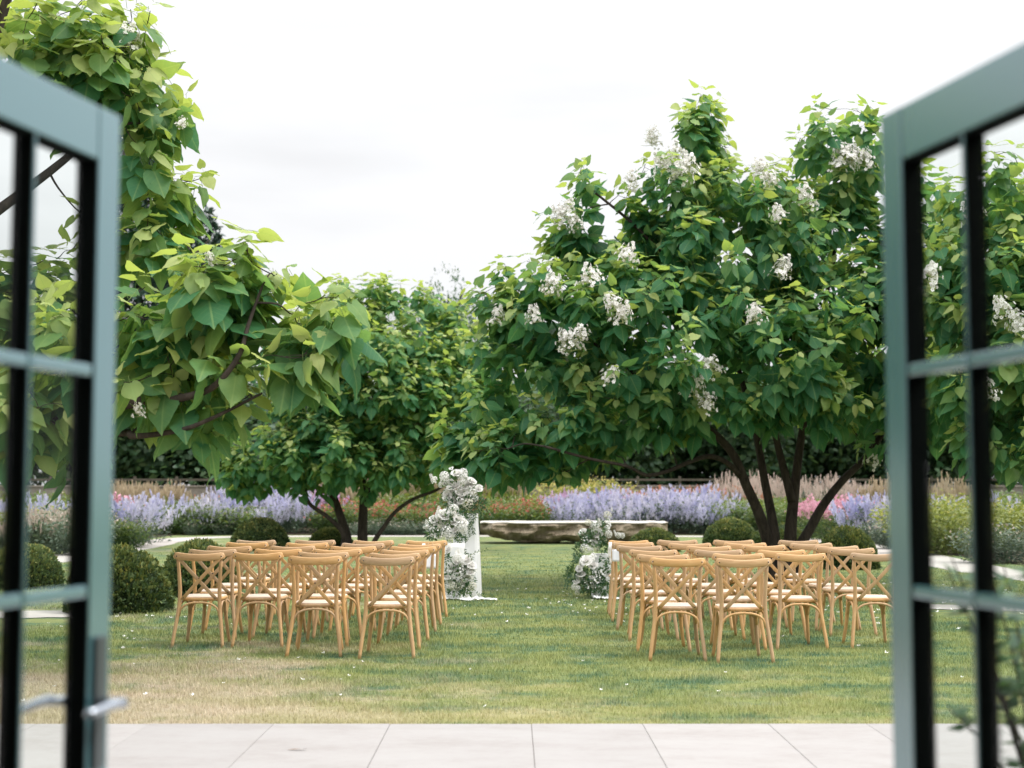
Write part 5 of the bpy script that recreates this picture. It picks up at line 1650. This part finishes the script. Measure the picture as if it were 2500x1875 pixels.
def crown_mesh(seed, n=5200, sparse=0.0, c0=0.022, c1=0.05):
    """Crown of a broadleaved tree: unit height 1 from z 0.12 to 1, width about 0.9."""
    rg = np.random.default_rng(seed); r = random.Random(seed)
    lobes = [((r.uniform(-0.26, 0.26), r.uniform(-0.26, 0.26), r.uniform(0.30, 0.80)), r.uniform(0.13, 0.22)) for _ in range(16)] + [((0, 0, 0.55), 0.30), ((0, 0, 0.84), 0.15), ((0.05, 0, 0.25), 0.24)]
    c = np.array([l[0] for l in lobes]); rd = np.array([l[1] for l in lobes])
    i = rg.choice(len(lobes), n, p=rd ** 2 / (rd ** 2).sum()); v = rg.normal(size=(n, 3)); v /= np.linalg.norm(v, axis=1, keepdims=True)
    P = c[i] + v * (rd[i] * rg.uniform(0.7, 1.05, n))[:, None]
    P[:, 2] = np.maximum(P[:, 2], 0.06)
    if sparse:
        keep = np.array([mnoise.noise(Vector(p) * 7) > -0.15 + sparse * 0.3 for p in P]); P, v = P[keep], v[keep]; n = len(P)
    d = v + rg.normal(size=(n, 3)) * 0.6 - np.array([0, 0, 0.4]); nn = v * 0.6 + np.array([0, 0, 0.8]) + rg.normal(size=(n, 3)) * 0.4
    return merge_leaves('crown', P, frames(d, nn), rg.uniform(c0, c1, n), np.zeros(n, int), np.clip(0.35 + rg.normal(size=n) * 0.25, 0, 1), M_FAR, CARD)


def conifer_mesh(seed, n=15000):
    rg = np.random.default_rng(seed)
    z = 1 - rg.random(n) ** 0.62 * 0.94; q = rg.uniform(0, 6.283, n)
    lay = 0.75 + 0.25 * np.abs(np.sin(z * 38 + np.sin(q * 3) * 1.2))
    rr_ = (0.03 + 0.27 * (1 - z) ** 0.75) * lay * np.sqrt(rg.uniform(0.25, 1, n))
    P = np.stack([rr_ * np.cos(q), rr_ * np.sin(q), z], 1)
    d = np.stack([np.cos(q), np.sin(q), rg.uniform(-0.5, 0.5, n)], 1) + rg.normal(size=(n, 3)) * 0.35
    return merge_leaves('crown', P, frames(d, rg.normal(size=(n, 3)) * 0.4 + np.array([0, 0, 1.0])), rg.uniform(0.014, 0.030, n), np.zeros(n, int), np.clip(0.4 + rg.normal(size=n) * 0.25, 0, 1), M_PINE, CARD)


CROWN = [crown_mesh(s) for s in (1, 2, 3)]
CROWN_SP = crown_mesh(9, 20000, 0.25, 0.011, 0.022)
CROWN_FAR = crown_mesh(6, 15000, 0.25, 0.010, 0.022)
CONIF = [conifer_mesh(1), conifer_mesh(2)]


def far_tree(name, label, px, d, h, w, me, trunk_w, group='trees beyond the garden wall'):
    x = W(px, 1200, d).x
    root = empty(name, (x, d, ground_z(d)), random.uniform(0, 6.28)); tag(root, label, 'tree', group)
    m = MB()
    P, R = smooth_path([(0, 0, -0.2), (0.02 * h, 0, 0.25 * h), (0, 0.01 * h, 0.55 * h), (0.01 * h, 0, 0.85 * h)], [trunk_w, trunk_w * 0.8, trunk_w * 0.5, trunk_w * 0.12], 3)
    m.tube(P, R, 8)
    for k in range(6):
        q = k * 1.05 * 2; z = h * (0.28 + 0.09 * k); ln = w * (0.34 - 0.03 * k)
        m.tube([(0, 0, z), (math.cos(q) * ln * 0.6, math.sin(q) * ln * 0.6, z + 0.06 * h), (math.cos(q) * ln, math.sin(q) * ln, z + 0.14 * h)], [trunk_w * 0.4, trunk_w * 0.25, trunk_w * 0.08], 6)
    m.build('trunk', M_BARK, root)
    o = link('crown', me, root); o.scale = (w, w, h)
    return root


far_tree('conifer', 'blue-green pointed conifer rising behind the near catalpa branch', 480, 84, 17.6, 15, CONIF[0], 0.4)
far_tree('conifer', 'dark conifer behind the tall near catalpa and handled door', 330, 80, 22, 16, CONIF[1], 0.4)
far_tree('thin_tree', 'thin-crowned distant tree between the two big catalpas', 1090, 92, 15.6, 8, CROWN_SP, 0.3)
far_tree('broadleaf_tree', 'distant greyish tree just beside the thin-crowned tree', 1045, 96, 14.8, 10, CROWN_FAR, 0.3)
belt = [(40, 78, 9.0, 11), (200, 75, 8.2, 11), (380, 74, 7.6, 11), (540, 77, 7.4, 11), (700, 75, 6.8, 11), (850, 79, 7.0, 11), (1000, 76, 6.8, 11), (1140, 78, 7.0, 11), (1290, 75, 6.8, 11), (1430, 79, 7.3, 11), (1570, 76, 7.0, 11), (1720, 78, 7.4, 11), (1860, 75, 7.0, 11), (2000, 79, 7.6, 11), (2140, 76, 7.6, 11), (2290, 78, 8.2, 11), (2440, 75, 8.6, 11)]
belt += [(px + 70, d + 7, h * 1.05, w) for px, d, h, w in belt]
Vs, Fs, Ts, n0 = [], [], [], 0
rt = random.Random(8)
for i, (px, d, h, w) in enumerate(belt):
    me = CROWN[i % 3]
    V = np.empty(len(me.vertices) * 3, np.float32); me.vertices.foreach_get('co', V); V = V.reshape(-1, 3)
    F = np.empty(len(me.polygons) * 3, np.int32); me.polygons.foreach_get('vertices', F); F = F.reshape(-1, 3)
    T = np.empty(len(V), np.float32); me.attributes['tone'].data.foreach_get('value', T)
    q = rt.uniform(0, 6.28); c, sn = math.cos(q) * w, math.sin(q) * w; x0 = W(px, 1200, d).x
    Vs.append(np.stack([V[:, 0] * c - V[:, 1] * sn + x0, V[:, 0] * sn + V[:, 1] * c + d, V[:, 2] * h * 1.15 - 0.9 + ground_z(d)], 1)); Fs.append(F + n0); Ts.append(T); n0 += len(V)
tag(link('woodland', np_mesh('woodland', np.concatenate(Vs), np.concatenate(Fs), M_FAR, None, np.concatenate(Ts))), 'dark belt of low woodland beyond the fence and garden wall', 'trees', kind='stuff')

# ------------------------------------------------------------------ potted shrub outside the plain door
M_TA = mat_plain('lead_grey_pot', (0.12, 0.12, 0.12, 1), 0.6, 0.3, var=0.15)
pot = empty('potted_shrub', (1.56, 3.95, 0.022)); tag(pot, 'small-leaved potted shrub with pale flowers on the terrace behind the plain door', 'potted plant')
m = MB()
prof = [(0.0, 0.0), (0.17, 0.0), (0.22, 0.36), (0.245, 0.37), (0.245, 0.42), (0.215, 0.42), (0.20, 0.37), (0.0, 0.37)]
n = 28; vs = [(r_ * math.cos(2 * math.pi * k / n), r_ * math.sin(2 * math.pi * k / n), z) for r_, z in prof for k in range(n)]
m.add(vs, [(j * n + k, j * n + (k + 1) % n, (j + 1) * n + (k + 1) % n, (j + 1) * n + k) for j in range(len(prof) - 1) for k in range(n)])
m.build('pot', M_TA, pot)
m = MB(); LP, LD, LN, LS, LT = [], [], [], [], []
rg = np.random.default_rng(77)
fp = MB()
for s in range(26):
    q = rg.uniform(0, 6.283); sp_ = rg.uniform(0.1, 0.42); hh = rg.uniform(0.45, 1.0)
    a = Vector((0.08 * math.cos(q), 0.08 * math.sin(q), 0.37)); b = Vector((sp_ * math.cos(q), sp_ * math.sin(q), 0.37 + hh))
    P, R = smooth_path([a, a.lerp(b, 0.5) + Vector((0, 0, 0.08)), b], [0.006, 0.004, 0.002], 5)
    m.tube(P, R, 5)
    for i in range(46):
        t = rg.uniform(0.1, 1.0); p = P[int(t * (len(P) - 1))]
        az = rg.uniform(0, 6.283)
        LP.append(p); LD.append(Vector((math.cos(az), math.sin(az), rg.uniform(-0.2, 0.9)))); LN.append(Vector((0, 0, 1)) + Vector(rg.normal(size=3)) * 0.3); LS.append(rg.uniform(0.05, 0.095)); LT.append(rg.uniform(0, 0.8))
    if s % 7 == 0:
        for i in range(7):
            c = P[-1] + Vector(rg.normal(size=3)) * 0.022
            fp.box(c - Vector((0.010, 0.010, 0.006)), c + Vector((0.010, 0.010, 0.006)), 0, None)
m.build('stems', M_BARK, pot)
a3 = lambda L: np.array([tuple(p) for p in L])
o = link('foliage', merge_leaves('foliage', a3(LP), frames(a3(LD), a3(LN)), np.array(LS), np.zeros(len(LP), int), np.array(LT), M_FERN, SPRIG_T), pot); o['kind'] = 'stuff'
o = fp.build('blossoms', M_PETAL, pot, smooth=True); o['kind'] = 'stuff'

# ------------------------------------------------------------------ grass blades, fallen blossom
def on_path(x, y):
    ok = np.zeros(len(x), bool)
    ok |= np.abs(x - np.interp(y, [6, 20, 27, 34, 43], [9.4, 9.2, 8.8, 9.2, 9.2])) < 0.70
    ok |= np.abs(x - np.interp(y, [6, 20, 31, 38, 43.5], [-10.4, -10.2, -9.9, -10.0, -10.3])) < 0.70
    ok |= (x < -4.8) & (y > 15.7) & (y < 17.8)
    ok |= (x > 5.0) & (y > 16.5) & (y < 18.7)
    return ok


def vnoise(x, y, seed=0):
    """smooth value noise, vectorised."""
    xi, yi = np.floor(x).astype(np.int64), np.floor(y).astype(np.int64)
    fx, fy = x - xi, y - yi
    fx, fy = fx * fx * (3 - 2 * fx), fy * fy * (3 - 2 * fy)
    def h(a, b):
        n_ = (a * 374761393 + b * 668265263 + seed * 974711) & 0x7fffffff
        n_ = ((n_ ^ (n_ >> 13)) * 1274126177) & 0x7fffffff
        return (n_ & 0xffff) / 65535.0
    return (h(xi, yi) * (1 - fx) + h(xi + 1, yi) * fx) * (1 - fy) + (h(xi, yi + 1) * (1 - fx) + h(xi + 1, yi + 1) * fx) * fy


def grass_zone(y0, y1, per_m2, hgt, wid):
    area = (0.40 * (y0 + y1) + 1.6) * (y1 - y0)
    n = int(area * per_m2)
    y = RNG.uniform(y0, y1, n); x = RNG.uniform(-1, 1, n) * (0.40 * y + 0.8)
    keep = ~on_path(x, y)
    clump = vnoise(x * 3, y * 3, 1) * 0.6 + vnoise(x * 9, y * 9, 2) * 0.4
    keep &= RNG.random(n) < 0.35 + clump
    x, y, clump = x[keep], y[keep], clump[keep]; n = len(x)
    fade = np.clip((40 - y) / 22, 0, 1); kf = RNG.random(n) < fade
    x, y, clump = x[kf], y[kf], clump[kf]; n = len(x)
    edge = np.clip(1 - (y - TER_Y) / 0.10, 0, 1)
    h = hgt * (0.5 + 0.9 * clump) * RNG.uniform(0.6, 1.25, n) * np.clip((46 - y) / 24, 0.3, 1)
    h *= 1 + 0.5 * edge
    az = RNG.uniform(0, 6.283, n); lean = RNG.uniform(0.1, 0.9, n) * h
    wx, wy = np.cos(az + 1.57) * wid * 0.5, np.sin(az + 1.57) * wid * 0.5
    V = np.empty((n, 3, 3), np.float32)
    V[:, 0] = np.stack([x - wx, y - wy, np.full(n, -0.002)], 1); V[:, 1] = np.stack([x + wx, y + wy, np.full(n, -0.002)], 1)
    V[:, 2] = np.stack([x + np.cos(az) * lean, y + np.sin(az) * lean, h], 1)
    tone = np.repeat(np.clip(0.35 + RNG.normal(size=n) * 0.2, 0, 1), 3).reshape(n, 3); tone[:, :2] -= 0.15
    return V.reshape(-1, 3), np.clip(tone.ravel(), 0, 1)


zones = [grass_zone(TER_Y + 0.0, 11, 3600, 0.030, 0.0060), grass_zone(11, 14, 2900, 0.034, 0.0070), grass_zone(14, 18, 1800, 0.036, 0.009), grass_zone(18, 26, 760, 0.038, 0.014), grass_zone(26, 40, 330, 0.036, 0.022)]
V = np.concatenate([z[0] for z in zones]); T = np.concatenate([z[1] for z in zones])
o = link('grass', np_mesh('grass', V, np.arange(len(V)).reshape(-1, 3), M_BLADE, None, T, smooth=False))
tag(o, 'short mown lawn grass with dry patches between the terrace and the trees', 'grass', kind='stuff')

m = MB(); rp = random.Random(5)
def blossom(x, y, s):
    q0 = rp.uniform(0, 6.28); c = Vector((x, y, 0.020 + rp.uniform(0, 0.015)))
    s *= 0.85
    for i in range(rp.choice((3, 4, 5))):
        q = q0 + i * 1.2566; e = Vector((math.cos(q), math.sin(q), rp.uniform(-0.1, 0.7))); sd = Vector((-math.sin(q), math.cos(q), 0))
        m.add([c, c + e * s * 0.6 - sd * s * 0.4, c + e * s + Vector((0, 0, 0.3 * s)), c + e * s * 0.6 + sd * s * 0.4], [(0, 1, 2, 3)])
for _ in range(26): blossom(rp.uniform(-4.2, -1.2), rp.uniform(9.6, 13.2), rp.uniform(0.014, 0.024))
for _ in range(10): blossom(rp.uniform(-0.8, 3.5), rp.uniform(9.6, 12.5), rp.uniform(0.012, 0.02))
for _ in range(60): blossom(rp.gauss(0.6, 0.9), rp.gauss(18.2, 1.3), rp.uniform(0.016, 0.028))
for _ in range(100): blossom(rp.gauss(4.1, 1.3), rp.gauss(19.0, 2.4), rp.uniform(0.018, 0.032))
for _ in range(45): blossom(rp.gauss(6.2, 0.8), rp.gauss(20.5, 1.8), rp.uniform(0.02, 0.034))
for _ in range(50): blossom(rp.gauss(-5.0, 0.8), rp.gauss(15, 2.0), rp.uniform(0.016, 0.028))
o = m.build('fallen_blossom', M_PETAL, smooth=False)
tag(o, 'white catalpa blossoms scattered over the lawn', 'petals', kind='stuff')

m = MB()
P = [(-0.06, 0, 0), (-0.02, 0.011, 0.005), (0.035, 0.009, 0.002), (0.06, 0.003, 0.007), (0.028, -0.009, 0.006), (-0.028, -0.008, 0.002)]
m.add(P, [(0, 1, 5), (1, 4, 5), (1, 2, 4), (2, 3, 4)])
o = m.build('fallen_leaf', mat_plain('dry_leaf', (0.20, 0.15, 0.12, 1), 0.8), smooth=False, loc=(W(726, 1830, 8.05).x, 8.05, 0.026))
tag(o, 'dry curled brown leaf lying on the pale paving', 'leaf')
